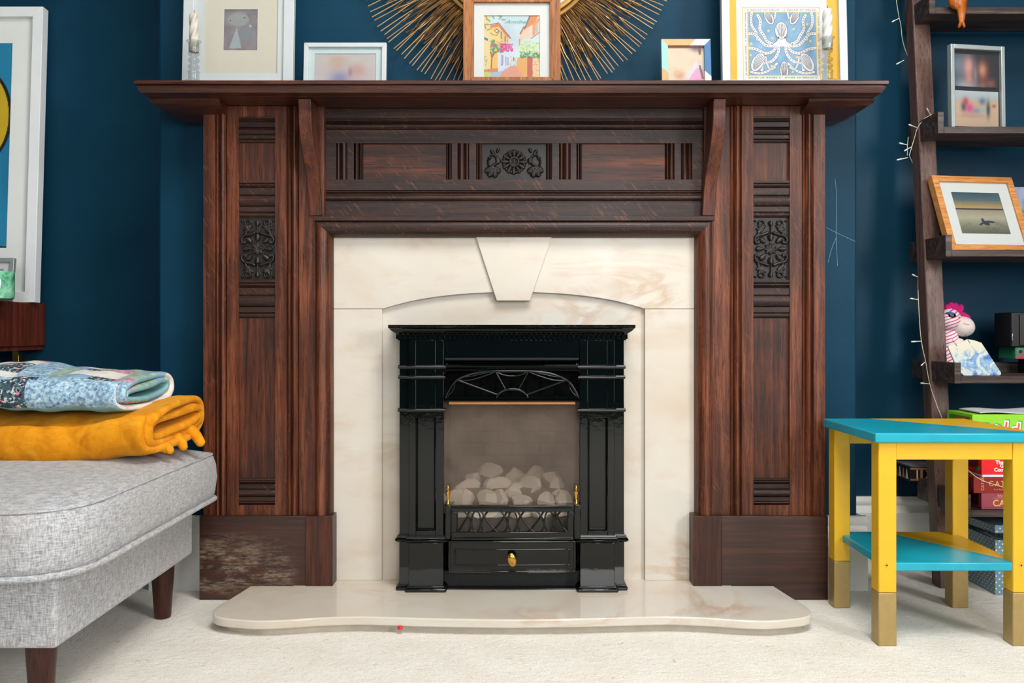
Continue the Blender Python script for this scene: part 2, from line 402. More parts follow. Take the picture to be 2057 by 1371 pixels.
M_Q = [
 mk_fabric('blue_sprig_cotton', [(0.3, C(70, 104, 140)), (0.45, C(128, 164, 190)), (0.55, C(170, 196, 212)), (0.7, C(214, 226, 230))], 130),
 mk_fabric('navy_floral_cotton', [(0.1, C(240, 160, 165)), (0.28, C(206, 96, 110)), (0.34, C(38, 46, 76)), (0.6, C(70, 92, 100))], 62, 'vor', [(0.42, C(34, 40, 70)), (0.5, C(90, 118, 112)), (0.6, C(215, 220, 215))]),
 mk_fabric('white_cotton', [(0.3, C(214, 208, 198)), (0.7, C(234, 230, 222))], 60),
 mk_fabric('sage_cotton', [(0.35, C(128, 152, 146)), (0.55, C(156, 178, 168)), (0.68, C(190, 200, 150))], 60),
 mk_fabric('rose_cotton', [(0.35, C(170, 110, 135)), (0.6, C(214, 170, 180))], 90),
 mk_fabric('plain_blue_cotton', [(0.3, C(120, 152, 184)), (0.7, C(148, 176, 200))], 40),
 mk_fabric('pale_teal_lining', [(0.3, C(118, 168, 176)), (0.7, C(142, 188, 192))], 30)]
M_TBLUE = plain('turquoise_paint', C(20, 160, 182), 0.3, 0.08, 12, 0.08)
M_TYEL = plain('yellow_paint', C(226, 176, 32), 0.36, 0.03, 20, 0.05)
M_TGOLD = plain('gold_dip_paint', C(172, 146, 92), 0.38, 0.06, 60, 0.05, metallic=0.35)
M_LADDER = wood('black_brown_ladder_wood', C(72, 50, 44), C(104, 78, 70), C(122, 94, 84), 'z', rough=0.5, coat=0.1, blotch=0.2)
M_LADDERX = wood('black_brown_shelf_wood', C(36, 27, 24), C(64, 50, 45), C(104, 86, 78), 'x', rough=0.5, coat=0.1, blotch=0.2)
M_WFRAME = plain('white_frame_paint', C(194, 200, 201), 0.35, 0.02)
M_MOUNTC = plain('cream_mount_board', C(192, 188, 172), 0.8, 0.01)
M_MOUNTW = plain('white_mount_board', C(194, 197, 194), 0.8, 0.01)
M_PINE = wood('rustic_pine', C(120, 68, 30), C(158, 98, 50), C(186, 124, 68), 'z', rough=0.5, coat=0.05, blotch=0.3)
M_BEECH = wood('light_oak_frame', C(176, 112, 54), C(204, 140, 78), C(222, 164, 102), 'x', rough=0.45, coat=0.1, blotch=0.2)
M_SILVER = plain('brushed_silver', C(178, 186, 184), 0.35, 0.05, metallic=0.55)
M_BLACK = plain('matt_black', C(14, 14, 15), 0.5, 0.1)
M_WAX = plain('ivory_wax', C(196, 188, 176), 0.45, 0.03); 
M_WAXW = plain('white_wax', C(206, 204, 198), 0.4, 0.02)
M_CONSOLE = wood('red_brown_console_wood', C(66, 24, 14), C(104, 44, 26), C(132, 62, 36), 'z', rough=0.3, freq=0.6)

# ------------------------------------------------------------------ the room
YW, YA = 2.257, 2.52                         # chimney breast face, alcove wall face
XB0, XB1 = PX(318, YW), PX(1721, YW)
XL, XR, YR, ZC = -2.5, 2.5, -2.6, 2.7
structure(G().add([(XL, YR, 0), (XR, YR, 0), (XR, YA, 0), (XL, YA, 0)], [(0, 1, 2, 3)]).build('floor', M_CARPET))
structure(G().box(XL, XR, YR, YA, ZC, ZC+0.05).build('ceiling', M_CEIL))
wch = structure(G().prism([(XB0, 0), (XB0, ZC), (XB1, ZC), (XB1, 0), (0.185, 0), (0.185, 0.585), (-0.185, 0.585), (-0.185, 0)], XZ, YW, YA+0.1).build('wall_chimney_breast', M_WALL, bevel=0.006, seg=3))
structure(G().box(XL, XB0, YA, YA+0.1, 0, ZC).build('wall_left_alcove', M_WALL))
structure(G().box(XB1, XR, YA, YA+0.1, 0, ZC).build('wall_right_alcove', M_WALL))
structure(G().box(XL-0.1, XL, YR, YA, 0, ZC).build('wall_left', M_WALL))
structure(G().box(XR, XR+0.1, YR, YA, 0, ZC).build('wall_right', M_WALL))
structure(G().box(XL, XR, YR-0.1, YR, 0, ZC).build('wall_rear', M_WALL))
# skirting boards with a moulded top, swept along X (profile in depth d, height z)
SK = [(0, 0), (0.018, 0), (0.018, 0.128), (0.021, 0.134), (0.021, 0.146), (0.015, 0.152), (0.012, 0.165), (0.016, 0.172), (0.016, 0.180), (0.010, 0.190), (0, 0.190)]
def skirting(name, x0, x1, Yw):
    return structure(G().prism([(Yw-d, z) for d, z in SK], YZX, x0, x1).build(name, M_WHITE, smooth=40))
skirting('baseboard_left', XB0-0.018, PX(404, 2.18), YW)
skirting('baseboard_right', PX(1655, 2.18), XB1+0.021, YW)
skirting('baseboard_left_alcove', XL, XB0, YA)
skirting('baseboard_right_alcove', XB1, XR, YA)
for nm, xs, sg in (('baseboard_left_return', XB0, -1), ('baseboard_right_return', XB1, 1)):
    structure(G().prism([(xs+sg*d, z) for d, z in SK], XZ, YW, YA-0.02).build(nm, M_WHITE, smooth=40))
# the windows behind the camera (frame bars round each daylight)
def window(name, loc, rz, w=0.9, h=1.35):
    o = structure(thing(name, '', '', loc, local=True, rot=(0, 0, rz))); del o['label']; del o['category']
    g = G()
    for x in (-w/2-0.03, w/2+0.03): g.box(x-0.035, x+0.035, 0, 0.05, -h/2-0.06, h/2+0.06)
    for z in (-h/2-0.03, h/2+0.03): g.box(-w/2, w/2, 0, 0.05, z-0.035, z+0.035)
    g.box(-w/2, w/2, 0.02, 0.05, -0.02, 0.02); g.build('window_frame', M_WHITE, o, bevel=0.004)
    G().box(-w/2-0.1, w/2+0.1, -0.02, 0.12, -h/2-0.11, -h/2-0.066).build('window_sill', M_WHITE, o, bevel=0.004)
window('window_1', (0.62, -2.52, 1.50), 0); window('window_2', (-0.85, -2.52, 1.50), 0)
window('window_3', (2.44, -0.45, 1.50), -PI/2)
# fine scratches and plaster crumbs on the breast to the right of the surround
M_SCR = plain('scratched_paint', C(120, 160, 180), 0.7)
for pts in ([(1677, 359), (1680, 400), (1679, 470), (1682, 534)], [(1659, 457), (1690, 472), (1718, 485)], [(1679, 478), (1670, 500), (1663, 527)]):
    G().tube(catmull([P(x, y, YW-0.0004) for x, y in pts], 5), 0.0005, 5).build('scratch', M_SCR, wch)
# ------------------------------------------------------------------ oak chimneypiece
FS = thing('fire_surround', 'tall dark oak fireplace surround with carved panels and deep mantel shelf', 'fireplace surround', (0.005, 2.2, 0))
YP = 2.175; YF = 2.200                        # pilaster face, frieze face
# shelf (moulded edge board over a wider lower board), soffit and end corbel mouldings
ZS, ZU = 1.2600, 1.2290
x0, x1 = PX(268, 2.06), PX(1785, 2.06)
prof = [(0.197, ZU), (0.030, ZU), (0.012, ZU+0.004), (0.006, ZU+0.012), (0.005, ZU+0.018), (0.009, ZU+0.0195), (0.009, ZU+0.021), (0.0, ZU+0.022), (0.0, ZU+0.029), (0.003, ZS), (0.197, ZS)]
def mitre_loop(prof, xl, xr, yf, yb):
    rings = []
    rings.append([(xl+d, yb, z) for d, z in prof]); rings.append([(xl+d, yf+d, z) for d, z in prof])
    rings.append([(xr-d, yf+d, z) for d, z in prof]); rings.append([(xr-d, yb, z) for d, z in prof])
    return rings
pr = prof[1:-1]
g = G().loft(mitre_loop(pr, x0, x1, 2.06, YW-0.001), closed=False, cap=False)
g.box(x0+0.029, x1-0.029, 2.089, YW-0.001, ZU, ZS-0.0005)
g.add([(x0+0.003, 2.063, ZS), (x1-0.003, 2.063, ZS), (x1-0.003, YW-0.001, ZS), (x0+0.003, YW-0.001, ZS)], [(0, 1, 2, 3)])
g.build('mantel_shelf', M_OAKS, FS, smooth=35)
for s in (-1, 1):                                     # cornice blocks below the shelf ends, against the wall
    xa = 0.0+s*0.715+0.005; xb = s*0.882
    g = G(); rings = []
    for t, d in ((0, 0.0), (0.3, 0.004), (0.55, 0.016), (0.8, 0.034), (1.0, 0.05)):
        z = ZU-0.028*t if t < 1 else ZU-0.030
        rings.append([(xa, 2.11+d*1.9, z), (xb-s*d, 2.11+d*1.9, z), (xb-s*d, YW-0.001, z), (xa, YW-0.001, z)])
    g.loft(rings); g.build('shelf_end_moulding', M_OAKS, FS, smooth=40)
for i, (x, y, r) in enumerate([(393, 233, 3.2), (398, 228, 2.6), (388, 238, 2.0), (401, 231, 2.0), (1673, 232, 2.2), (1681, 235, 2.0), (1690, 240, 1.6)]):
    G().ball(P(x, y, 2.243), r/780, 8, 6).build('plaster_crumb', M_WHITE, FS)
# S-curved brackets
def bracket(xc):
    prof = []
    for px_off, py in [(2.106, 197), (2.108, 215), (2.104, 232), (2.103, 250), (2.110, 275), (2.124, 302), (2.142, 330), (2.158, 355), (2.166, 380), (2.170, 405), (2.172, 433)]:
        prof.append((px_off, PZ(py, px_off)))
    prof[0] = (2.106, ZU-0.0005)
    cc = [(v.x, v.y) for v in catmull([(a, b, 0) for a, b in prof], 4)]
    pts = cc+[(2.21, cc[-1][1]), (2.21, ZU-0.0005)]
    dx = lambda z: -math.copysign(0.013, xc)*min(1, (ZU-z)/0.28)
    return G().prism(pts, lambda u, v, t: (t+dx(v), u, v), xc-0.0155, xc+0.0155).build('bracket', wood_br, FS, bevel=0.0015, smooth=40)
wood_br = wood('bracket_oak', C(56, 27, 18), C(96, 48, 29), C(126, 68, 41), 'z', rough=0.36)
bracket(PX(610.5, 2.106)); bracket(PX(1446, 2.106))
# frieze: boards and horizontal mouldings as a stepped profile, panels set back between uprights
zf = lambda py: PZ(py, YF)
xf0, xf1 = PX(648, YF), PX(1418, YF)
def mould_h(name, x0, x1, prof, mat, parent, back):
    """prof: (depth Y, Z) from top to bottom"""
    pts = prof+[(back, prof[-1][1]), (back, prof[0][1])]
    return G().prism(pts, YZX, x0, x1).build(name, mat, parent, smooth=35)
def mould_v(name, z0, z1, prof, mat, parent, back):
    """prof: (X, depth Y) left to right"""
    pts = [(a, b) for a, b in prof]+[(prof[-1][0], back), (prof[0][0], back)]
    return G().prism(pts, XYZ_, z0, z1).build(name, mat, parent, smooth=35)
def bead(u0, u1, base, h, n=7, sgn=-1):
    """rounded bead: list (u, depth) between u0 and u1 rising h toward the viewer"""
    return [(u0+(u1-u0)*i/n, base+sgn*h*math.sin(PI*i/n)) for i in range(n+1)]
def flip(l): return [(b, a) for a, b in l]
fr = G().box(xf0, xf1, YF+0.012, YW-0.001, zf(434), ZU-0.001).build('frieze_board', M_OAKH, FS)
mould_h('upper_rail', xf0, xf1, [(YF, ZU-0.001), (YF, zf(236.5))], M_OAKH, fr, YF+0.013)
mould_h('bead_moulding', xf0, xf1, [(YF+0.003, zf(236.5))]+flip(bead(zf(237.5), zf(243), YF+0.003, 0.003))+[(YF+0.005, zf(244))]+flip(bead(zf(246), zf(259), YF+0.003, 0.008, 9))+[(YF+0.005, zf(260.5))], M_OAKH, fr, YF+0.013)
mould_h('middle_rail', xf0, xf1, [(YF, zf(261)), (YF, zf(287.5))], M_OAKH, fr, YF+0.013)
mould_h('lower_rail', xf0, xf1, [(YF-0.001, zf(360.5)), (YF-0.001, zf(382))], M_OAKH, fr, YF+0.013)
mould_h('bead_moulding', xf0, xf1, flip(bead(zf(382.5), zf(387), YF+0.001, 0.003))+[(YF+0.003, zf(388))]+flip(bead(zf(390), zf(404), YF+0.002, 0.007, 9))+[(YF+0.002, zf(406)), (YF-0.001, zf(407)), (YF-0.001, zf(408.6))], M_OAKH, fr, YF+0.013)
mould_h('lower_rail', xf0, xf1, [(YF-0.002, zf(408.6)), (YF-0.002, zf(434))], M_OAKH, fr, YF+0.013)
ztop, zbot = zf(287.5), zf(360.5)
def upright(a, b, kind):
    xa, xb = PX(a, YF), PX(b, YF)
    if kind == 'flat': pr = [(xa, YF+0.001), (xb, YF+0.001)]
    else:
        w = xb-xa; pr = [(xa, YF+0.006)]+bead(xa+w*0.06, xa+w*0.34, YF+0.004, 0.004)+[(xa+w*0.38, YF+0.008)]+bead(xa+w*0.42, xa+w*0.92, YF+0.004, 0.006)+[(xb, YF+0.007)]
        if kind == 'rev': pr = [(xa+xb-u, d) for u, d in reversed(pr)]
    mould_v('upright', zbot, ztop, pr, M_OAKH if kind == 'flat' else M_OAKD, fr, YF+0.013)
ups = [(648, 674.5, 'flat'), (674.5, 697, 'm'), (697, 710, 'flat'), (710, 727.5, 'rev'), (896, 907, 'm'), (907, 918.6, 'flat'), (918.6, 942, 'rev'), (942, 956, 'flat'), (956, 968, 'm')]
for a, b, k in ups:
    upright(a, b, k); upright(2064.5-b, 2064.5-a, {'m': 'rev', 'rev': 'm', 'flat': 'flat'}[k])
for a, b in ((727.5, 896), (1168.5, 1337)):
    G().box(PX(a, YF), PX(b, YF), YF+0.0085, YF+0.0118, zbot, ztop).build('panel', M_OAKP, fr, bevel=0.001)
# carving built as a relief
def relief(hm, x0, x1, z0, z1, y, name, parent, depth):
    h, w = hm.shape; xs = np.linspace(x0, x1, w); zs = np.linspace(z1, z0, h); X, Z = np.meshgrid(xs, zs)
    hm = hm.copy(); Yv = y-hm*depth
    V = np.stack([X, Yv, Z], -1).reshape(-1, 3); off = ORG[root_of(parent).name]; V = V-np.array(off)
    i = np.arange(h-1)[:, None]*w+np.arange(w-1)[None, :]; Fc = np.stack([i, i+w, i+w+1, i+1], -1).reshape(-1, 4)
    me = bpy.data.meshes.new(name); me.from_pydata(V.tolist(), [], Fc.tolist()); me.materials.append(M_CARVE)
    for p in me.polygons: p.use_smooth = True
    me.update(); o = bpy.data.objects.new(name, me); COL.objects.link(o); o.parent = parent; return o
class HM:
    def __init__(s, w, h, res=2.0):
        s.W, s.H = w, h; nx, ny = int(w*res), int(h*res); s.a = np.zeros((ny, nx))
        s.y, s.x = np.mgrid[0:ny, 0:nx]; s.x = s.x/(nx-1)*w-w/2; s.y = s.y/(ny-1)*h-h/2
    def petal(s, cx, cy, ang, L, wd, h, ridge=0.0):
        c, n = math.cos(ang), math.sin(ang); u = (s.x-cx)*c+(s.y-cy)*n; v = -(s.x-cx)*n+(s.y-cy)*c
        uu = (u-L/2)/(L/2); w = wd*np.sqrt(np.clip(1-uu*uu, 0, 1))*(1+0.25*uu)
        k = np.clip(1-(v/np.maximum(w, 1e-3))**2, 0, 1)*(np.abs(uu) < 1)
        r = h*np.sqrt(k); r = r-ridge*np.exp(-(v/0.7)**2)*(k > 0); s.a = np.maximum(s.a, r)
    def ball(s, cx, cy, r, h): s.a = np.maximum(s.a, h*np.sqrt(np.clip(1-((s.x-cx)**2+(s.y-cy)**2)/r**2, 0, 1)))
    def ring(s, cx, cy, R, w, h):
        d = np.abs(np.hypot(s.x-cx, s.y-cy)-R); s.a = np.maximum(s.a, h*np.sqrt(np.clip(1-(d/w)**2, 0, 1)))
    def vine(s, pts, w, h):
        pts = catmull([(a, b, 0) for a, b in pts], 6); d = np.full(s.x.shape, 99.0); n = len(pts)
        for i in range(n-1):
            x0, y0, x1, y1 = pts[i].x, pts[i].y, pts[i+1].x, pts[i+1].y; ax, ay = x1-x0, y1-y0; L = ax*ax+ay*ay+1e-9
            t = np.clip(((s.x-x0)*ax+(s.y-y0)*ay)/L, 0, 1); ww = w if not isinstance(w, tuple) else w[0]+(w[1]-w[0])*(i/n)
            d = np.minimum(d, np.hypot(s.x-x0-t*ax, s.y-y0-t*ay)/ww)
        s.a = np.maximum(s.a, h*np.sqrt(np.clip(1-d*d, 0, 1)))
q = HM(64, 126)
for k in range(8): q.petal(0, 0, k*PI/4+PI/2, 12.5, 3.6, 0.75, 0.25)
for k in range(8):
    a = k*PI/4+PI/2; R = 16 if k % 2 == 0 else 17
    q.petal(R*math.cos(a)*0.82, R*math.sin(a), a+(0 if k % 4 == 0 else 0), 14, 5.6, 1.0, 0.0)
for sx in (-1, 1):
    for sy in (-1, 1):
        q.vine([(sx*6, sy*33), (sx*15, sy*29), (sx*25, sy*26), (sx*29, sy*19), (sx*27, sy*12), (sx*22, sy*12), (sx*22, sy*16)], (3.6, 1.8), 0.85); q.vine([(sx*24, sy*27), (sx*19, sy*38), (sx*10, sy*47)], (3.4, 1.6), 0.6)
        q.ball(sx*23.5, sy*14, 3.4, 0.9); q.ring(sx*17, sy*53, 5, 2.0, 0.7); pass
        for (a0, L) in ((0.3, 13), (0.9, 14), (1.5, 12), (-0.3, 11)): q.petal(sx*14, sy*38, math.atan2(sy*math.sin(a0), sx*math.cos(a0)), L, 3.2, 0.7, 0.2)
        q.ball(sx*28, sy*57, 2.5, 0.6)
for sy in (-1, 1): q.petal(0, sy*46, sy*PI/2, 12, 4.6, 0.95); q.vine([(0, sy*32), (0, sy*46)], 1.3, 0.6)
c_ = HM(126, 72)
for k in range(12):
    a = k*PI/6+0.02; c_.petal(10*math.cos(a), 10*math.sin(a), a, 15, 4.3, 0.8, 0.15)
    a += PI/12; c_.ball(21*math.cos(a), 21*math.sin(a), 3, 0.5)
c_.a = np.where(np.hypot(c_.x, c_.y) < 11.5, 0.45, c_.a); c_.ring(0, 0, 8.5, 3.5, 0.95); c_.ball(0, 0, 5, 0.75)
for sx in (-1, 1):
    for k in range(5): c_.ball(sx*(50+1.5*math.sin(k*0.9)), -8+k*4.6, 2.4, 0.7)
    for a0, L in ((0.5, 15), (1.1, 17), (1.7, 16), (2.4, 12)): c_.petal(sx*40, 10, math.atan2(math.sin(a0), sx*math.cos(a0)), L+5, 6.2, 0.95, 0.2)
    c_.vine([(sx*44, 24), (sx*44, 10), (sx*34, 2), (sx*36, -10), (sx*44, -14), (sx*48, -6)], (3.2, 2.0), 0.85)
    c_.petal(sx*30, 4, math.atan2(-1, sx*0.2), 12, 5, 0.8); c_.petal(sx*38, -14, math.atan2(-1, sx*0.8), 13, 3.5, 0.7); c_.petal(sx*34, -18, math.atan2(-1, -sx*0.4), 10, 3, 0.6)
G().box(PX(968, YF), PX(1096.5, YF), YF+0.0095, YF+0.0118, zbot, ztop).build('panel', M_CARVE, fr)
relief(c_.a, PX(968, YF), PX(1096.5, YF), zbot, ztop, YF+0.0094, 'carved_flower_panel', fr, 0.010)
# pilasters
PIL = [(408, 431, 's'), (431, 455.6, 'm'), (455.6, 479, 's'), (552, 575, 's'), (575, 600, 'm'), (600, 650, 'f')]
zp = lambda py: PZ(py, YP)
def pilaster(mir):
    m = (lambda v: 2065-v) if mir else (lambda v: v)
    X = lambda v: PX(m(v), YP)
    xs = sorted((X(408), X(650)))
    body = G().box(xs[0]+0.001, xs[1], YP+0.012, YW-0.001, zp(1040), ZU-0.001).build('pilaster', M_OAKV, FS)
    for a, b, k in PIL:
        xa, xb = sorted((X(a), X(b))); w = xb-xa
        if k == 's': pr = [(xa, YP), (xb, YP)]; nm = 'stile'
        elif k == 'f': pr = [(xa, YP+0.004), (xb, YP+0.004)]; nm = 'stile'
        else:
            nm = 'bead_moulding'
            pr = [(xa, YP+0.004)]+bead(xa+w*.08, xa+w*.30, YP+0.003, 0.004)+[(xa+w*.36, YP+0.007)]+bead(xa+w*.40, xa+w*.86, YP+0.003, 0.006, 9)+[(xa+w*.90, YP+0.007), (xb-0.0001, YP+0.001)]
        mould_v(nm, zp(1040), ZU-0.001, pr, M_OAKV, body, YP+0.013)
    xa, xb = sorted((X(479.2), X(551.8))); bk = YP+0.0125
    Hm = lambda name, prof, mat=M_OAKH: mould_h(name, xa, xb, prof, mat, body, bk)
    z = zp
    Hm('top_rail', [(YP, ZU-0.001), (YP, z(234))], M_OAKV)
    def band(y0, y1):
        L = y1-y0; pr = [(YP+0.002, z(y0)), (YP+0.002, z(y0+L*.06))]
        pr += flip(bead(z(y0+L*.08), z(y0+L*.16), YP+0.005, 0.004))+[(YP+0.008, z(y0+L*.2)), (YP+0.003, z(y0+L*.21)), (YP+0.003, z(y0+L*.38)), (YP+0.007, z(y0+L*.39))]
        pr += flip(bead(z(y0+L*.42), z(y0+L*.68), YP+0.004, 0.006, 9))+[(YP+0.008, z(y0+L*.7)), (YP+0.003, z(y0+L*.71)), (YP+0.003, z(y0+L*.84)), (YP+0.007, z(y0+L*.85))]
        pr += flip(bead(z(y0+L*.87), z(y0+L*.97), YP+0.006, 0.003))+[(YP+0.009, z(y1))]
        Hm('cross_moulding', pr)
    for a, b in ((234, 286), (362, 436), (562, 639), (961, 1014)): band(a, b)
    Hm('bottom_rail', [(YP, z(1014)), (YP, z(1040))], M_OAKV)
    for a, b in ((286, 362), (639, 961)):
        G().box(xa, xb, YP+0.009, YP+0.0122, z(b), z(a)).build('panel', M_OAKPV, body)
    G().box(xa, xb, YP+0.0105, YP+0.0122, z(562), z(436)).build('panel', M_CARVE, body)
    return body, xa, xb
pl, xa, xb = pilaster(False); pr_, xc, xd = pilaster(True)
ca = relief(q.a, xa+0.001, xb-0.001, zp(561), zp(437), YP+0.0104, 'carved_leaf_panel', pl, 0.0095)
cb = copy_part(ca, pr_, loc=(xc-xa, 0, 0))
# rounded moulding round the opening, mitred at the corners, and the ledge over it
YM = 2.206
bo = [(0, YP+0.004), (0.0, YP-0.004), (0.003, YP-0.008), (0.010, YP-0.011), (0.018, YP-0.010), (0.027, YP-0.004), (0.034, YP+0.006), (0.038, YP+0.018), (0.039, YM+0.004)]
xl, xr = PX(633, 2.168), PX(1431, 2.168); zt = PZ(443, 2.168); z0 = PZ(1036, 2.168)
rings = [[(xl+d, y, z0) for d, y in bo], [(xl+d, y, zt-d) for d, y in bo], [(xr-d, y, zt-d) for d, y in bo], [(xr-d, y, z0) for d, y in bo]]
for (i, nm, mt) in ((0, 'opening_moulding', M_OAKV), (1, 'opening_moulding', M_OAKH), (2, 'opening_moulding', M_OAKV)):
    G().loft(rings[i:i+2], closed=False, cap=False).build(nm, mt, FS, smooth=40)
G().box(xl-0.004, xr+0.004, YP-0.012, YF+0.012, PZ(443.5, 2.165), PZ(433.5, 2.165)).build('ledge', M_OAKH, FS, bevel=0.0015)
# plinths
def plinth(a, b, Y, yb, mat, name='plinth'):
    xa, xb = sorted((PX(a, Y), PX(b, Y)))
    return G().box(xa, xb, Y, yb, 0.0, PZ(1036.5, Y)).build(name, mat, FS, bevel=0.0012)
plinth(400, 614, 2.160, YW-0.001, M_PLW); plinth(1449, 1663, 2.160, YW-0.001, M_PLN)
plinth(613, 667.5, 2.1545, 2.2175, M_PLV, 'plinth_block'); plinth(1392.5, 1449.5, 2.1545, 2.2175, M_PLV, 'plinth_block')

# ------------------------------------------------------------------ marble slips behind the wooden opening
MS = thing('marble_fireback', 'cream veined marble back panel with arched head and keystone', 'fireplace panel', (0, 2.23, 0))
y0m, y1m, zh = 2.205, 2.217, 0.036
XM = lambda v: PX(v, y0m); ZM = lambda v: PZ(v, y0m)
G().box(XM(655), XM(766.8), y0m, YW-0.002, zh, ZM(620.6)).build('jamb', M_MARBLE, MS, bevel=0.0012)
G().box(XM(1295), XM(1408), y0m, YW-0.002, zh, ZM(620.6)).build('jamb', M_MARBLE, MS, bevel=0.0012)
arcL = [(769, 619.8), (796, 612), (824, 605), (850, 600), (879, 595.5), (915, 591.5), (950, 588.8), (991, 587)]
L = [(655, 619.8)]+arcL+[(1010, 587), (985, 470), (655, 470)]
G().prism([(XM(a), ZM(b)) for a, b in L], XZ, y0m, YW-0.002).build('lintel', M_MARBLE, MS, bevel=0.0012)
R = [(2063-a, b) for a, b in L]
G().prism([(XM(a), ZM(b)) for a, b in R], XZ, y0m, YW-0.002).build('lintel', M_MARBLE, MS, bevel=0.0012)
G().prism([(XM(a), ZM(b)) for a, b in [(953.5, 470), (997, 604), (1064, 604), (1110, 470)]], XZ, y0m-0.008, YW-0.002).build('keystone', M_MARBLE, MS, bevel=0.0015)
G().prism([(XM(760), zh), (XM(760), ZM(575)), (XM(1300), ZM(575)), (XM(1300), zh), (0.185, zh), (0.185, 0.56), (-0.185, 0.56), (-0.185, zh)], XZ, y1m, YW-0.001).build('back_slab', M_MARBLE, MS)
# ------------------------------------------------------------------ hearth
HT = thing('hearth', 'pale marble hearth slab with serpentine front edge on the carpet', 'hearth', (0, 2.03, 0))
def hearth_outline(off):
    pts = []
    Yz = lambda px, py: (lambda s: ((px-HX)/s, F/s))((py-HY)/(CAMZ-0.036))
    front = [(452, 1218), (447, 1229), (455, 1238.5), (474, 1243.6), (517, 1246.5), (576, 1244.5), (634, 1240.6), (692, 1238.3), (736, 1238), (809, 1240), (897, 1242.2), (1028, 1244)]
    lf = [Yz(*p) for p in front]
    left = [(-0.648, 2.158), (-0.662, 2.07), (-0.6725, 2.01), (-0.6745, 1.970), (-0.664, 1.937), (-0.640, 1.917)]+lf[3:]
    left = [(v.x, v.y) for v in catmull([(a, b, 0) for a, b in left], 6)]
    full = left+[(-a, b) for a, b in reversed(left[:-1])]
    if off: full = [(a*(1-off/0.67) if abs(a) > 0.0 else a, b+off) for a, b in full]
    return full
ho = hearth_outline(0); 
ho2 = [( -0.648, 2.17)]+ho+[(0.648, 2.17)]
body = [(a, b) for a, b in ho]+[(0.648, 2.158), (0.545, 2.158), (0.545, YW-0.002), (-0.545, YW-0.002), (-0.545, 2.158)]
G().prism(body, XYZ_, 0.0165, 0.036).build('slab', M_HEARTH, HT, bevel=0.003, seg=3, smooth=40)
b2 = [(a, b) for a, b in hearth_outline(0.018)]+[(0.63, 2.158), (-0.63, 2.158)]
M_BASE = plain('dull_marble_base', C(196, 188, 172), 0.6, 0.08)
G().prism(b2, XYZ_, 0.0, 0.0168).build('base', M_BASE, HT, smooth=40)
tag(G().ball((PX(803, 1.916), 1.916, 0.0145), (0.006, 0.005, 0.0045), 12, 8).build('bead', plain('red_plastic', C(215, 20, 24), 0.3)), 'tiny red bead on the carpet under the hearth lip', 'bead')

# ------------------------------------------------------------------ gas fire
GF = thing('gas_fire', 'glossy black cast gas fire with glass window, coals and brass knob', 'fire', (0, 2.17, 0.036))
y1 = 2.2165; E = M_ENAMEL
YI = 2.130
X = lambda v, Y=YI: PX(v, Y); Z = lambda v, Y=YI: PZ(v, Y)
# cornice: swept ogee on three sides
pc = [(0.0, Z(652)), (0.0, Z(658.5)), (0.0025, Z(659.5)), (0.004, Z(661.5)), (0.0085, Z(665)), (0.015, Z(668.5)), (0.0175, Z(670.5)), (0.0185, Z(671.5))]
xl, xr, yf = X(779, 2.10), X(1276, 2.10), 2.100
g = G().loft([[(xl+d, y1, z) for d, z in pc], [(xl+d, yf+d, z) for d, z in pc], [(xr-d, yf+d, z) for d, z in pc], [(xr-d, y1, z) for d, z in pc]], closed=False, cap=False)
g.add([(xl, yf, Z(652)), (xr, yf, Z(652)), (xr, y1, Z(652)), (xl, y1, Z(652))], [(0, 1, 2, 3)])
g.box(xl+0.020, xr-0.020, yf+0.022, y1, Z(683), Z(671)); g.build('cornice', E, GF, smooth=40)
g = G(); n = 46; xa, xb = xl+0.0215, xr-0.0215
for i in range(n):
    xc = xa+(xb-xa)*(i+.5)/n; g.box(xc-0.0034, xc+0.0034, yf+0.0145, yf+0.024, Z(680.5), Z(671))
for yy in np.linspace(yf+0.028, y1-0.01, 9):
    g.box(xa-0.006, xa+0.003, yy-0.0034, yy+0.0034, Z(680.5), Z(671)); g.box(xb-0.003, xb+0.006, yy-0.0034, yy+0.0034, Z(680.5), Z(671))
g.build('dentil_row', E, GF, bevel=0.0006, seg=1)
YS = 2.118
def ring_band(name, xa, xb, ya, z0, z1, r, parent):
    """half-round band wrapping the front and sides of a column"""
    zc, hh = (z0+z1)/2, abs(z1-z0)/2
    pr = [(r*math.cos(t), hh*math.sin(t)) for t in np.linspace(-PI/2, PI/2, 9)]
    rings = [[(xa-d, y1-0.002, zc+z) for d, z in pr], [(xa-d, ya-d, zc+z) for d, z in pr], [(xb+d, ya-d, zc+z) for d, z in pr], [(xb+d, y1-0.002, zc+z) for d, z in pr]]
    return G().loft(rings, closed=False, cap=False).build(name, E, parent, smooth=50)
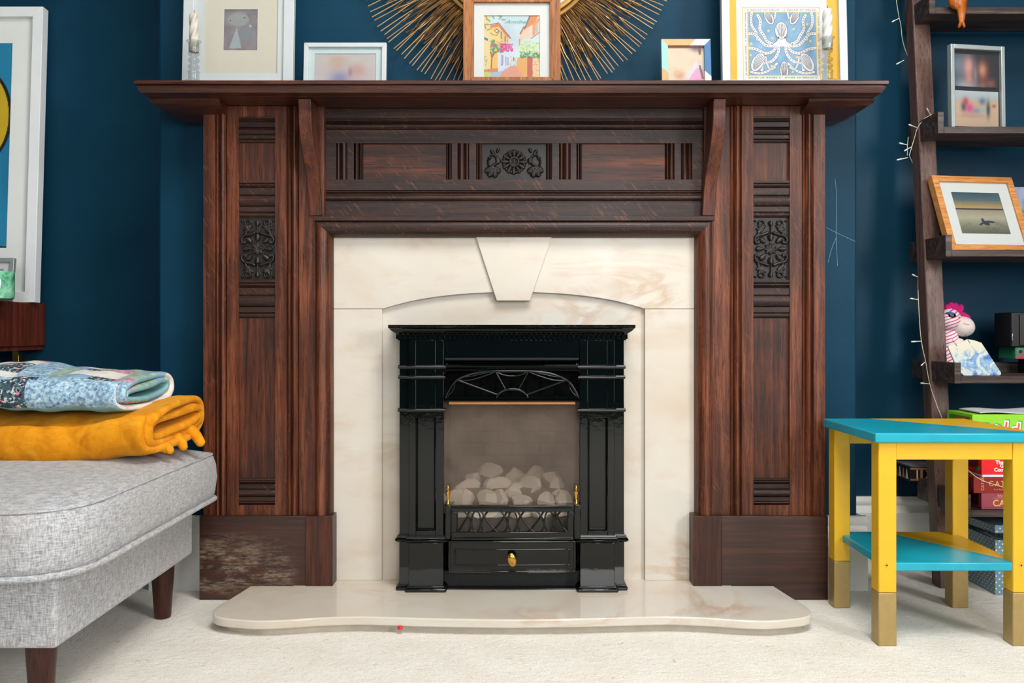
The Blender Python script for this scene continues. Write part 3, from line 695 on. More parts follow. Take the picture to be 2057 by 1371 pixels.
for mir in (0, 1):
    m = (lambda v: 2055-v) if mir else (lambda v: v)
    xo, xw, xi = X(m(802)), X(m(822)), X(m(891.5))
    lo = lambda a, b: (min(a, b), max(a, b))
    a, b = lo(xo, xi); c0, c1 = lo(xw, xi)
    zb, zt_ = Z(1086), Z(682)
    # column: recessed panel cut as four borders round a sunk face
    pa, pb = lo(X(m(836)), X(m(875.5))); pz1, pz0 = Z(835.6), Z(1063)
    g = G(); g.box(a, b, YS+0.012, y1, zb, zt_); 
    g.box(c0, pa, YS, YS+0.013, zb, zt_); g.box(pb, c1, YS, YS+0.013, zb, zt_); g.box(pa, pb, YS, YS+0.013, pz1, zt_); g.box(pa, pb, YS, YS+0.013, zb, pz0)
    col = g.build('column', E, GF, bevel=0.001)
    ins = 0.0035
    for (u0, u1, v0, v1) in ((pa, pb, pz0, pz1),):
        pr = [(0, YS), (0.0015, YS-0.0012), (0.003, YS+0.001), (0.0045, YS+0.004), (0.0045, YS+0.008)]
        cor = lambda d: [(u0+d, v0+d), (u1-d, v0+d), (u1-d, v1-d), (u0+d, v1-d)]
        rings = [[(cor(d)[k][0], y, cor(d)[k][1]) for k in range(4)] for d, y in pr]
        g = G().loft(rings, cap=False); g.add([(p[0], YS+0.008, p[1]) for p in cor(0.0045)], [(0, 1, 2, 3)]); g.build('sunk_panel', E, col, smooth=40)
    for (q0, q1, r, st) in ((732, 741, 0.0055, 0), (753, 761, 0.0045, 0), (818.5, 827, 0.006, 0)):
        ring_band('band', c0-0.0 if mir else a, c1 if not mir else b, YS+0.004, Z(q1), Z(q0), 0.0, col) if False else None
        ring_band('band', a, b, YS+0.0125, Z(q1), Z(q0), r*0.75, col)
        ring_band('band', c0, c1, YS, Z(q1), Z(q0), r, col)
    # base cap, base block and foot
    def stepped(name, q0, q1, grow, prof):
        for (u, v, ya) in ((a, b, YS+0.010), (c0, c1, YS-0.002)):
            rr = []
            for k, (d, t) in enumerate(prof):
                zz = Z(q1)+(Z(q0)-Z(q1))*t; d *= grow
                rr.append([(u-d, y1-0.001, zz), (u-d, ya-d, zz), (v+d, ya-d, zz), (v+d, y1-0.001, zz)])
            G().loft(rr, True, True).build(name, E, col, smooth=35, bevel=0.0006, seg=1)
    stepped('base_cap', 1071, 1087, 0.010, [(0.35, 0), (0.8, 0.15), (1, 0.3), (0.95, 0.45), (0.55, 0.6), (0.45, 0.8), (0.0, 1.0)])
    g = G().box(a, b, YS+0.008, y1, 0.0365, Z(1086)).box(c0, c1, YS-0.006, YS+0.01, 0.0365, Z(1086)); g.build('base_block', E, col, bevel=0.0012)
    for (u, v, ya) in ((a, b, YS+0.006), (c0, c1, YS-0.010)):
        g = G(); g.box(u-0.008, v+0.008, ya-0.008, y1-0.001, 0.0362, 0.046); g.build('foot', E, col, bevel=0.004, seg=3)
        G().box(u-0.003, v+0.003, ya-0.003, y1-0.001, 0.046, 0.0495).build('foot', E, col, bevel=0.001)
xi0, xi1 = X(891.5), X(1163.5)
# header between columns
g = G().box(xi0, xi1, YS+0.003, y1, Z(717), Z(682)); g.build('header_plate', E, GF, bevel=0.001)
G().prism([(YS+0.003, Z(717)), (YS-0.003, Z(718)), (YS-0.004, Z(721)), (YS-0.001, Z(724)), (YS+0.012, Z(725)), (YS+0.012, Z(717))], YZX, xi0+0.003, xi1-0.003).build('header_lip', E, GF, smooth=40)
G().box(xi0, xi1, YS+0.045, y1, Z(732), Z(723)).build('slot_back', E, GF)
G().prism([(YS+0.020, Z(730)), (YS-0.001, Z(731.5)), (YS-0.005, Z(735)), (YS-0.002, Z(738.5)), (YS+0.002, Z(740)), (YS-0.003, Z(741)), (YS-0.005, Z(743)), (YS-0.002, Z(745.5)), (YS+0.004, Z(747)), (YS+0.02, Z(747))], YZX, xi0+0.001, xi1-0.001).build('upper_rail', E, GF, smooth=40)
# fanlight grille
gz = lambda u, v: (PX(760+u/3.809, YS), YS-0.003, PZ(640+v/3.809, YS))
def tb(pts, r=0.0027, name='grille_bar', n=6):
    return G().tube(catmull([gz(*p) for p in pts], n), r, 8).build(name, E, fan, smooth=60)
fan = G().box(xi0+0.002, xi1-0.002, YS+0.028, YS+0.031, Z(800), Z(745)).build('grille', plain('dark_vent_metal', C(8, 9, 9), 0.8, spec=0.05), GF)
tb([(512, 604), (530, 560), (590, 475), (700, 425), (820, 405), (1020, 400), (1220, 405), (1340, 425), (1450, 475), (1510, 560), (1528, 604)], 0.0034)
tb([(900, 602), (915, 575), (965, 545), (1022, 538), (1080, 545), (1128, 575), (1142, 602)], 0.0034)
for s in (0, 1):
    f = (lambda u: 2040-u) if s else (lambda u: u)
    tb([(f(610), 470), (f(905), 578)]); tb([(f(900), 412), (f(972), 542)])
    tb([(f(612), 470), (f(700), 468), (f(800), 440), (f(885), 408)], 0.002); tb([(f(585), 480), (f(572), 540), (f(530), 590)], 0.002)
    tb([(f(620), 450), (f(700), 440), (f(800), 418), (f(860), 408)], 0.0015)
tb([(905, 408), (960, 430), (1020, 437), (1080, 430), (1135, 408)], 0.002)
for k in range(9):
    xx = xi0+(xi1-xi0)*(k+0.5)/9; G().box(xx-0.0006, xx+0.0006, YS+0.022, YS+0.028, Z(798), Z(765)).build('vent_fin', E, fan)
G().prism([(YS-0.001, Z(795)), (YS-0.004, Z(797)), (YS-0.004, Z(799)), (YS, Z(800)), (YS-0.003, Z(802)), (YS-0.003, Z(804)), (YS+0.002, Z(806)), (YS+0.028, Z(806)), (YS+0.028, Z(795))], YZX, xi0+0.001, xi1-0.001).build('lower_rail', E, GF, smooth=40)
YG = YS+0.010
G().box(X(901, YG), X(1155, YG), YG-0.003, YG+0.003, Z(811.5), Z(806.5)).build('copper_strip', M_COPPER, GF, bevel=0.0008)
# firebox with brick lining seen through the glass
M_BRICK = plain('firebox_brick', C(118, 98, 84), 0.9, 0.12, 24, 0.4); M_MORT = plain('firebox_mortar', C(102, 84, 72), 0.95, 0.1)

bx0, bx1, bz0, bz1 = -0.176, 0.176, 0.060, 0.575; yb = 2.415
fb = G()
fb.box(bx0, bx1, yb, yb+0.006, bz0, bz1); fb.box(bx0, bx0+0.006, y1-0.006, yb, bz0, bz1); fb.box(bx1-0.006, bx1, y1-0.006, yb, bz0, bz1)
fb.box(bx0, bx1, y1-0.006, yb+0.006, bz0-0.006, bz0); fb.box(bx0, bx1, y1-0.006, yb+0.006, bz1, bz1+0.006)
FB = fb.build('firebox', M_MORT, GF)
bh, bw = 0.033, 0.078
bm = G().box(-bw/2+0.0015, bw/2-0.0015, -0.004, 0, 0.0015, bh-0.0015).build('brick', M_BRICK, FB, bevel=0.001, seg=1)
o0 = Vector(ORG['gas_fire']); first = True
for r in range(15):
    zz = bz0+r*bh
    for k in range(-3, 3):
        xx = (k+0.5+(0.5 if r % 2 else 0))*bw
        if abs(xx) > 0.15: continue
        b_ = bm if first else copy_part(bm, FB); first = False
        b_.data.name = 'brick'; b_.location = (xx, yb-o0.y*0-0.0, zz)
        # the first brick's mesh was shifted by the thing's origin: undo it through the location
    for sx in (-1, 1):
        for k in range(2):
            yy = 2.25+(k+0.5+(0.3 if r % 2 else 0))*bw
            c = copy_part(bm, FB, rot=(0, 0, sx*PI/2)); c.location = (sx*(bx1-0.006), yy, zz)
for c in FB.children:
    if c.name.startswith('brick'): c.location = Vector(c.location)-o0
bmv = bm.data
for v in bmv.vertices: v.co += o0
for i, xx in enumerate((958, 1033, 1103)):
    p = P(xx, 828, 2.405); g = G().lathe([(0.016, 0), (0.021, 0.001), (0.021, 0.006), (0.015, 0.006), (0.015, 0.001)], (0, 0, 0), 24)
    g.v = [(p.x+a, p.y-0.004-c, p.z+b) for a, b, c in g.v]; g.build('flue_collar', plain('collar_metal', C(70, 66, 60), 0.5), FB, smooth=40)
    g = G().lathe([(0.0, 0.0), (0.0155, 0.0), (0.0155, 0.002)], (0, 0, 0), 24); g.v = [(p.x+a, p.y-0.0045-c, p.z+b) for a, b, c in g.v]; g.build('flue_hole', M_BLACK, FB)
# coals
M_COAL = plain('ceramic_coal', C(226, 216, 200), 0.9, 0.18, 30, 0.6)
def rock(seed, n=2):
    rnd = random.Random(seed); g = G().ball((0, 0, 0), 1.0, 14, 9)
    pl = [(Vector((rnd.gauss(0, 1), rnd.gauss(0, 1), rnd.gauss(0, 1))).normalized(), rnd.uniform(0.5, 0.85)) for _ in range(11)]
    vv = []
    for p in g.v:
        v = Vector(p)
        for nrm, d in pl:
            k = v.dot(nrm)
            if k > d: v -= nrm*(k-d)*0.93
        vv.append(tuple(v))
    g.v = vv; return g
rocks = []
for i in range(5):
    r = rock(i+3).build('coal', M_COAL, None, smooth=22); rocks.append(r); r.parent = GF
spots = [(940, 985, 26, 20), (985, 950, 27, 17), (950, 962, 19, 17), (1030, 962, 30, 18), (1035, 985, 26, 17), (1070, 975, 24, 17), (1070, 955, 20, 18), (1105, 965, 30, 22), (1120, 985, 24, 22), (930, 1003, 25, 18), (978, 1003, 20, 17), (1005, 1005, 19, 18), (1050, 1007, 24, 14), (1098, 1005, 22, 14), (1130, 1003, 22, 16), (1000, 975, 24, 17), (915, 1000, 18, 16), (955, 1030, 24, 16), (1000, 1032, 24, 16), (1045, 1032, 24, 16), (1090, 1032, 24, 16), (1130, 1030, 20, 16), (925, 1032, 20, 16)]
for i, (x, y, rx, rz_) in enumerate(spots):
    Yc = 2.31 if y < 970 else (2.262 if y < 992 else 2.215 if y < 1015 else 2.20)
    r = rocks[i] if i < 5 else copy_part(rocks[i % 5], GF)
    s_ = F/Yc; r.location = P(x, y, Yc)-o0; r.scale = (rx*1.28/s_, 0.030, rz_*1.28/s_); r.rotation_euler = (random.uniform(-.3, .3), random.uniform(-.5, .5), random.uniform(0, 6))
    if i % 3 == 0: r.rotation_euler.z = 0.3
G().box(-0.15, 0.15, 2.165, 2.33, 0.165, 0.20).build('coal_tray', plain('fire_bed', C(92, 84, 76), 0.9), GF)
G().box(-0.146, 0.146, 2.24, 2.33, 0.20, 0.262).build('coal_tray', plain('fire_bed_back', C(100, 90, 80), 0.9), GF)
# glass pane
G().box(X(889, YG), X(1166.5, YG), YG+0.004, YG+0.007, Z(1030), Z(805)).build('glass_pane', M_FIREGLASS, GF)
# front fret
YR_ = 2.108
xr0, xr1 = PX(892.5, YR_), PX(1166, YR_); ZR = lambda v: PZ(v, YR_); XR_ = lambda v: PX(v, YR_)
g = G(); g.box(XR_(905.5), XR_(1152), YR_, YR_+0.008, ZR(1027.5), ZR(1019)); g.box(XR_(905.5), XR_(1152), YR_, YR_+0.008, ZR(1081), ZR(1068))
g.box(XR_(905.5), XR_(917), YR_, YR_+0.008, ZR(1069), ZR(1027)); g.box(XR_(1140), XR_(1152), YR_, YR_+0.008, ZR(1069), ZR(1027))
fret = g.build('fret_panel', E, GF, bevel=0.0015)
G().box(XR_(905.5), XR_(1152), YR_-0.004, YR_+0.012, ZR(1019), ZR(1014.5)).build('fret_rail', E, fret, bevel=0.0018)
G().box(XR_(905.5), XR_(1152), YR_-0.004, YR_+0.012, ZR(1084), ZR(1079)).build('fret_rail', E, fret, bevel=0.0018)
for a, b in ((893.5, 905), (1152.5, 1166)):
    G().box(XR_(a), XR_(b), YR_-0.003, YR_+0.020, ZR(1082), ZR(1013)).build('fret_post', E, fret, bevel=0.002)
fz = lambda u, v: (XR_(760+u/3.809), YR_+0.003, ZR(900+v/3.809))
def ft(pts, r=0.0024, closed=False, name='fret_bar'):
    G().tube(catmull([fz(*p) for p in pts], 6, closed), r, 8, closed=closed).build(name, E, fret, smooth=60)
for cx in (746, 1025, 1304):
    ft([(cx+34*math.cos(t), 562+80*math.sin(t)) for t in np.linspace(0, 2*PI, 13)[:-1]], 0.0019, True, 'fret_oval')
    ft([(cx-62, 642), (cx-40, 600), (cx-50, 540), (cx-90, 482)]); ft([(cx+62, 642), (cx+40, 600), (cx+50, 540), (cx+90, 482)])
    ft([(cx-55, 484), (cx-75, 540), (cx-110, 600), (cx-142, 644)] if cx < 800 else [(cx-40, 484), (cx-75, 540), (cx-120, 600), (cx-165, 644)])
    ft([(cx+40, 484), (cx+75, 540), (cx+120, 600), (cx+165, 644)] if cx < 1200 else [(cx+45, 484), (cx+70, 540), (cx+105, 600), (cx+142, 644)])
ft([(602, 490), (604, 560), (602, 640)], 0.0014); ft([(1448, 490), (1446, 560), (1448, 640)], 0.0014)
for a in (899.5, 1156.8):
    p = P(a, 1012, YR_+0.004)
    G().lathe([(0.0052, 0.0), (0.0052, 0.006), (0.0032, 0.008), (0.0028, 0.013), (0.0044, 0.022), (0.0058, 0.028), (0.006, 0.031), (0.0028, 0.033), (0.0025, 0.036), (0.004, 0.038), (0.0042, 0.041), (0.0012, 0.045)], p, 16).build('brass_finial', M_BRASS, GF, smooth=50, label='small brass urn finial')
# drawer, bowed
YD = 2.106
def bowed(x0, x1, z0, z1, yf, yb, bow, nx=16):
    rings = []
    for i in range(nx+1):
        t = i/nx; x = x0+(x1-x0)*t; y = yf-bow*(1-(2*t-1)**2); rings.append([(x, y, z0), (x, y, z1), (x, yb, z1), (x, yb, z0)])
    return G().loft(rings)
XD = lambda v: PX(v, YD); ZD = lambda v: PZ(v, YD)
dr = bowed(XD(899), XD(1157), ZD(1151), ZD(1085), YD+0.003, 2.19, 0.006).build('drawer', E, GF, bevel=0.0025)
def frame_ring(x0, x1, z0, z1, w, yoff, name):
    g = G()
    for (a, b, c, d) in ((x0, x1, z1-w, z1), (x0, x1, z0, z0+w), (x0, x0+w, z0+w*.6, z1-w*.6), (x1-w, x1, z0+w*.6, z1-w*.6)):
        n = 16 if b-a > 0.05 else 1; rings = []
        for i in range(n+1):
            x = a+(b-a)*i/n; t = (x-XD(899))/(XD(1157)-XD(899)); y = YD+0.003-0.006*(1-(2*t-1)**2)-yoff
            rings.append([(x, y, c), (x, y, d), (x, y+0.006, d), (x, y+0.006, c)])
        g.loft(rings)
    return g.build(name, E, dr, bevel=0.0012)
frame_ring(XD(900), XD(1156), ZD(1150), ZD(1086), 0.005, 0.002, 'drawer_moulding')
frame_ring(XD(912), XD(1145), ZD(1135.5), ZD(1101.5), 0.0035, 0.0018, 'drawer_moulding')
p = P(1028, 1122, YD-0.014)
g = G().ball((0, 0, 0), (0.0112, 0.006, 0.017), 20, 12); a_ = math.radians(-12)
g.v = [(p.x+x*math.cos(a_)+z*math.sin(a_), p.y+y-0.008, p.z-x*math.sin(a_)+z*math.cos(a_)) for x, y, z in g.v]
kn = g.build('knob', M_BRASS, dr, smooth=60, label='oval brass knob')
G().tube([(p.x, p.y-0.004, p.z), (p.x, p.y+0.018, p.z)], 0.004, 12).build('knob_stem', M_BRASS, dr)
G().box(X(891), X(1164), 2.150, 2.20, 0.0365, Z(1150)).build('kick_plate', plain('sooty_metal', C(26, 28, 27), 0.6, 0.3, 60), GF)
G().box(X(895), X(1160), 2.125, 2.150, 0.0362, 0.039).build('kick_plate', E, GF)
G().box(X(893), X(1162), YS+0.012, 2.19, Z(1085), Z(1081)).build('sill_plate', E, GF)

# ------------------------------------------------------------------ ottoman
OT = thing('ottoman', 'grey woven fabric footstool with thick cushion and tapered wooden legs', 'ottoman', (-1.15, 1.76, 0))
ox0, ox1, oy0, oy1 = -1.62, -0.760, 1.452, 2.075
G().box(ox0, ox1, oy0, oy1, 0.136, 0.262).build('base_frame', M_LINEN, OT, bevel=0.008, seg=3)
def rrect(x0, x1, y0, y1, r, n=8):
    pts = []
    for cx, cy, a0 in ((x1-r, y1-r, 0), (x0+r, y1-r, 90), (x0+r, y0+r, 180), (x1-r, y0+r, 270)):
        for k in range(n+1): a = math.radians(a0+90*k/n); pts.append((cx+r*math.cos(a), cy+r*math.sin(a)))
    return pts
cx0, cx1, cy0, cy1 = -1.665, -0.716, 1.405, 2.125
def orect(g_, r):  # outline with tighter rear corners
    pts = []
    x0, x1, y0, y1 = cx0+g_, cx1-g_, cy0+g_, cy1-g_
    for cx, cy, a0, rr in ((x1, y1, 0, 0.035), (x0, y1, 90, 0.035), (x0, y0, 180, r), (x1, y0, 270, r)):
        sx = -1 if a0 in (0, 270) else 1; sy = -1 if a0 in (0, 90) else 1
        for k in range(9): a = math.radians(a0+90*k/8); pts.append((cx+sx*rr+rr*math.cos(a), cy+sy*rr+rr*math.sin(a)))
    return pts
lev = [(0.012, 0.2585, 0.10), (0.002, 0.264, 0.11), (-0.002, 0.285, 0.11), (-0.005, 0.315, 0.11), (-0.003, 0.345, 0.11), (0.002, 0.365, 0.11), (0.006, 0.371, 0.11), (0.016, 0.376, 0.105), (0.05, 0.387, 0.09), (0.11, 0.395, 0.07), (0.2, 0.399, 0.05), (0.3, 0.400, 0.03)]
rings = [[(a, b, z) for a, b in orect(gg, r)] for gg, z, r in lev]
cu = G().loft(rings).build('cushion', M_LINEN, OT, smooth=60)
G().tube([(a, b, 0.3705) for a, b in orect(0.004, 0.11)], 0.0022, 6, closed=True).build('piping', M_LINEN, cu, smooth=80)
G().tube([(a, b, 0.2640) for a, b in orect(-0.001, 0.11)], 0.0058, 8, closed=True).build('piping', M_LINEN, cu, smooth=80)
for lx, ly in ((-0.829, 1.535), (-0.814, 2.03), (-1.55, 1.535), (-1.55, 2.03)):
    G().lathe([(0.0165, 0), (0.0185, 0.002), (0.0275, 0.137)], (lx, ly, 0), 24).build('leg', M_LEGWOOD, OT, smooth=50)

# ------------------------------------------------------------------ folded blankets (thick sheets rolled flat, spiral ends toward the room)
def flat_spiral(turns, cy, cz, hw, hh, th, n=150, lean=0.0, start=-0.25):
    """centre line of a flattened roll from outside in, in Y-Z"""
    pts = []
    for i in range(n+1):
        t = i/n; a = 2*PI*(start+turns*t); k = turns*t*th
        w, h = max(hw-k, 0.01), max(hh-k, 0.006)
        c, s_ = math.cos(a), math.sin(a); e = 0.72
        y = w*math.copysign(abs(c)**e, c); z = h*math.copysign(abs(s_)**e, s_)
        pts.append((cy+y, cz+z+lean*y))
    return pts
def blanket(name, label, cat, org, pts, th, xs, mats, cell=None, endtaper=0.012, wob=0.004, mfun=None, tilt=lambda x: 0.0, squash=lambda x, y: 0.0, endskew=0.0):
    T = thing(name, label, cat, org)
    n = len(pts); P2 = [Vector((a, b)) for a, b in pts]; nor = []
    for i in range(n):
        d = (P2[min(i+1, n-1)]-P2[max(i-1, 0)]).normalized(); nor.append(Vector((-d.y, d.x)))
    nx = len(xs); g = G(); rnd = random.Random(5); ph = [rnd.uniform(0, 6) for _ in range(12)]
    arc = [0.0]
    for i in range(1, n): arc.append(arc[-1]+(P2[i]-P2[i-1]).length)
    rings = []
    xe = xs[-1]
    for j, x in enumerate(xs):
        t = min(1.0, (xe-x)/endtaper); hf = th/2*(0.35+0.65*math.sqrt(max(0, 1-(1-t)**2)))
        ring = []
        for side in (1, -1):
            rng = range(n) if side == 1 else range(n-1, -1, -1)
            for i in rng:
                w = wob*(math.sin(x*31+arc[i]*9+ph[0])*0.5+math.sin(x*67+arc[i]*23+ph[1])*0.35+math.sin(x*113-arc[i]*41+ph[2])*0.2+math.sin(x*19-arc[i]*15+ph[3])*.5)
                q_ = P2[i]+nor[i]*(hf*side+w)
                zz = q_.y+tilt(x); zz += squash(x, q_.x)*(1 if zz > 0 else 0)
                xx = x+endskew*(q_.x-pts[0][0])*max(0, 1-(xe-x)/0.25)+0.006*math.sin(arc[i]*17+ph[4])*max(0, 1-(xe-x)/0.1)
                ring.append((xx, q_.x, zz))
        rings.append(ring)
    m = 2*n; vv = [p for r in rings for p in r]; ff = []; mi = []
    for j in range(nx-1):
        for i in range(m):
            k = (i+1) % m; ff.append((j*m+i, (j+1)*m+i, (j+1)*m+k, j*m+k))
            ai = i if i < n else 2*n-1-i; mi.append(mfun(xs[j], arc[min(ai, n-1)], i >= n) if mfun else 0)
    o = (nx-1)*m
    for i in range(n-1):
        ff.append((o+i, o+m-1-i, o+m-2-i, o+i+1)); mi.append(mfun(xe-0.01, arc[i], False) if mfun else 0)
        ff.append((i+1, m-2-i, m-1-i, i)); mi.append(0)
    g.v = vv; g.f = ff; g.m = mi
    g.build('folded_cloth', mats, T, smooth=80)
    return T
zc0 = 0.400
op = flat_spiral(2.6, 1.935, zc0+0.056, 0.140, 0.054, 0.0175, 170, lean=0.10, start=0.42)
xs = list(np.linspace(-1.62, -0.79, 70))+list(np.linspace(-0.785, -0.752, 14))
def squash_o(x, y):
    return -0.012*max(0, min(1, (-0.80-x)/0.12))
blanket('folded_blanket', 'mustard yellow fleece blanket rolled flat on the grey footstool, under the quilt', 'blanket', (-1.15, 1.93, 0.40), op, 0.0165, xs, M_FLEECE, wob=0.0045, squash=squash_o, tilt=lambda x: 0.010*max(0, min(1, (x+0.92)/0.15)), endskew=0.10)
OB = bpy.data.objects['folded_blanket']
for pts, r in (([(-0.80, 1.98, 0.45), (-0.757, 1.985, 0.447), (-0.730, 1.99, 0.437), (-0.712, 1.99, 0.413)], [0.016, 0.015, 0.013, 0.0105]),
               ([(-0.80, 1.93, 0.43), (-0.757, 1.94, 0.432), (-0.738, 1.94, 0.420), (-0.728, 1.93, 0.4105)], [0.016, 0.014, 0.012, 0.009]),
               ([(-0.80, 1.88, 0.415), (-0.765, 1.885, 0.418), (-0.745, 1.885, 0.4125), (-0.738, 1.88, 0.409)], [0.014, 0.013, 0.011, 0.008]),
               ([(-0.80, 1.84, 0.42), (-0.768, 1.85, 0.425), (-0.758, 1.89, 0.43), (-0.765, 1.93, 0.445)], [0.012, 0.012, 0.011, 0.009])):
    c = catmull(pts, 5); rr = np.interp(np.linspace(0, 1, len(c)), np.linspace(0, 1, len(r)), r)
    g = G().tube(c, list(rr), 14); g.ball(c[-1], float(rr[-1])*1.02, 14, 8); g.build('loose_fold', M_FLEECE, OB, smooth=80)
qp = flat_spiral(2.1, 1.925, 0.5325, 0.130, 0.041, 0.0175, 150, lean=0.05, start=0.42)
def qfun(x, a, outer):
    cx_ = (-0.80-x)
    i = qidx(a)
    y, z, seg = i
    if not outer: return 6 if (a > 0.35) else 2
    if seg == 'under': return 6
    if seg == 'front':
        if 0.205 < cx_ < 0.262: return 1
        return 0
    # the top: patches
    u = int(cx_/0.052); v = int((2.06-y)/0.052)
    if 0.19 < cx_ < 0.26: return 0
    k = (u*3+v*5) % 7
    return [2, 3, 1, 3, 2, 5, 4][k]
_arcs = None
def qidx(a):
    global _arcs
    if _arcs is None:
        L = [0.0]
        for i in range(1, len(qp)): L.append(L[-1]+math.hypot(qp[i][0]-qp[i-1][0], qp[i][1]-qp[i-1][1]))
        _arcs = L
    i = min(np.searchsorted(_arcs, a), len(qp)-1)
    y, z = qp[i]
    seg = 'top'
    if z < 0.505: seg = 'under'
    elif y < 1.835 and z < 0.568: seg = 'front'
    return y, z, seg
xs = list(np.linspace(-1.62, -0.86, 110))+list(np.linspace(-0.855, -0.812, 14))
def squash_q(x, y): return 0.034*max(0, min(1, (-0.86-x)/0.22))*max(0, min(1, (y-1.78)/0.12))*0.6
blanket('patchwork_quilt', 'blue floral patchwork quilt folded on top of the mustard blanket', 'quilt', (-1.15, 1.92, 0.49), qp, 0.0150, xs, M_Q, wob=0.0035, mfun=qfun, squash=squash_q, endskew=0.08, tilt=lambda x: 0.006)

# ------------------------------------------------------------------ console and the things on it (left alcove)
CS = thing('console_table', 'red-brown wooden console with a slim brass leg, behind the quilt', 'table', (-1.6, 2.40, 0))
G().box(-2.0, -1.3465, 2.19, 2.515, PZ(694, 2.5), PZ(609, 2.5)).build('top_box', M_CONSOLE, CS, bevel=0.002)
G().box(-1.99, -1.352, 2.20, 2.515, PZ(694, 2.5)-0.012, PZ(694, 2.5)).build('under_rail', M_CONSOLE, CS, bevel=0.001)
for yy in (2.23, 2.48): G().box(PX(28, 2.48), PX(41, 2.48), yy-0.01, yy+0.01, 0, PZ(694, 2.5)-0.010).build('leg', M_BRASS, CS, bevel=0.001, label='slim brass leg')
G().box(-1.97, -1.95, 2.47, 2.49, 0, PZ(694, 2.5)-0.010).build('leg', M_BRASS, CS, label='slim brass leg')
ZCT = PZ(609, 2.5)

def frame_rails(T, w, h, b, d, mat, prof=None, bevel=0.0012, name='frame_rail', zlift=0.0, mats=None):
    """four mitred rails; local x centred, z from 0; front at y=0, back at y=d"""
    o = [(-w/2, 0), (w/2, 0), (w/2, h), (-w/2, h)]; i = [(-w/2+b, b), (w/2-b, b), (w/2-b, h-b), (-w/2+b, h-b)]
    for k in range(4):
        j = (k+1) % 4; m = mats[k] if mats else mat
        G().prism([o[k], o[j], i[j], i[k]], XZ, 0, d).build(name, m, T, bevel=bevel)
def picture(name, label, cat, px0, px1, Yb, zb, h, b, d, mat, lean, rz=0, rise=0.0, group=None, w=None, xc=None):
    w = w or (px1-px0)*Yb/F; xc = xc if xc is not None else PX((px0+px1)/2, Yb)
    T = thing(name, label, cat, (xc, Yb, zb), group, local=True, rot=(-math.radians(lean), 0, math.radians(rz)))
    frame_rails(T, w, h, b, d, mat)
    G().box(-w/2+b*0.6, w/2-b*0.6, d*0.75, d*0.95, b*0.6, h-b*0.6).build('backing_board', M_BLACK, T)
    return T, w, h
def cutmount(T, x0, x1, z0, z1, hx0, hx1, hz0, hz1, y, mat, th=0.0015, name='mount'):
    g = G()
    for (a, b, c, d) in ((x0, x1, hz1, z1), (x0, x1, z0, hz0), (x0, hx0, hz0, hz1), (hx1, x1, hz0, hz1)): g.box(a, b, y, y+th, c, d)
    return g.build(name, mat, T)
def pane(T, w, h, b, y): G().box(-w/2+b*0.9, w/2-b*0.9, y, y+0.001, b*0.9, h-b*0.9).build('glass_pane', M_GLASS, T)

# large white frame leaning in the left alcove
T, w, h = picture('framed_print', 'large white-framed print of blue and yellow shapes in the left alcove', 'picture', -420, 82, 2.43, ZCT+0.001, 0.842, 0.029, 0.03, plain('bright_white_frame_paint', C(232, 235, 235), 0.35, 0.02), 3.0, xc=-1.332-0.30, w=0.60)
cv = Canvas(150, 220, (40, 160, 208)); cv.wash(8); cv.ell(0.78, 0.36, 0.23, 0.34, (20, 20, 22), soft=0.02); cv.ell(0.77, 0.36, 0.215, 0.325, (244, 208, 30), soft=0.02)
cv.line([(0.55, 0.9), (0.8, 0.99), (1.0, 1.0)], 0.012, (25, 25, 30)); cv.line([(0.2, 0.2), (0.45, 0.5), (0.4, 0.8)], 0.01, (30, 30, 34)); cv.ell(0.3, 0.7, 0.16, 0.2, (236, 236, 230), soft=0.03)
cv.grain(2)
cutmount(T, -w/2+.02, w/2-.02, .02, h-.02, -w/2+0.13, w/2-0.0925, 0.155, h-0.100, 0.016, plain('bright_white_mount', C(232, 234, 230), 0.8, 0.01))
sheet(cv, -w/2+0.129, w/2-0.0915, 0.154, h-0.099, 0.0178, 'print', T); pane(T, w, h, 0.029, 0.010)
# small silver frame and mint candle jar in front of it
T, w, h = picture('photo_frame', 'small silver photo frame behind the mint green candle jar', 'picture', -70, 21, 2.33, ZCT+0.001, 0.118, 0.012, 0.012, M_SILVER, 8)
cutmount(T, -w/2+.01, w/2-.01, .01, h-.01, -w/2+.03, w/2-.03, .03, h-.03, 0.006, M_MOUNTW); sheet(Canvas(20, 20, (170, 160, 150)), -w/2+.03, w/2-.03, .03, h-.03, 0.007, 'photo', T)
def mk_mint():
    t = Nt('mottled_mint_glass'); n = t.noise(t.coord(), 26, 3, 0.6, 1.5)
    t.base(t.ramp(n, [(0.36, C(60, 130, 100)), (0.44, C(110, 190, 150)), (0.6, C(150, 220, 180)), (0.68, C(210, 226, 190))])); t.set(Roughness=0.12, Coat_Weight=0.5); return t.m
CJ = thing('candle_jar', 'mottled mint green glass candle jar on the wooden console', 'candle', (PX(-8, 2.25), 2.25, ZCT))
G().lathe([(0.034, 0.001), (0.041, 0.005), (0.0425, 0.015), (0.0425, 0.072), (0.0415, 0.074), (0.039, 0.073), (0.039, 0.058), (0, 0.058)], (PX(-8, 2.25), 2.25, ZCT), 32).build('jar', mk_mint(), CJ, smooth=50)
G().lathe([(0.0385, 0.050), (0.0385, 0.062), (0, 0.062)], (PX(-8, 2.25), 2.25, ZCT), 24).build('wax', M_WAX, CJ)

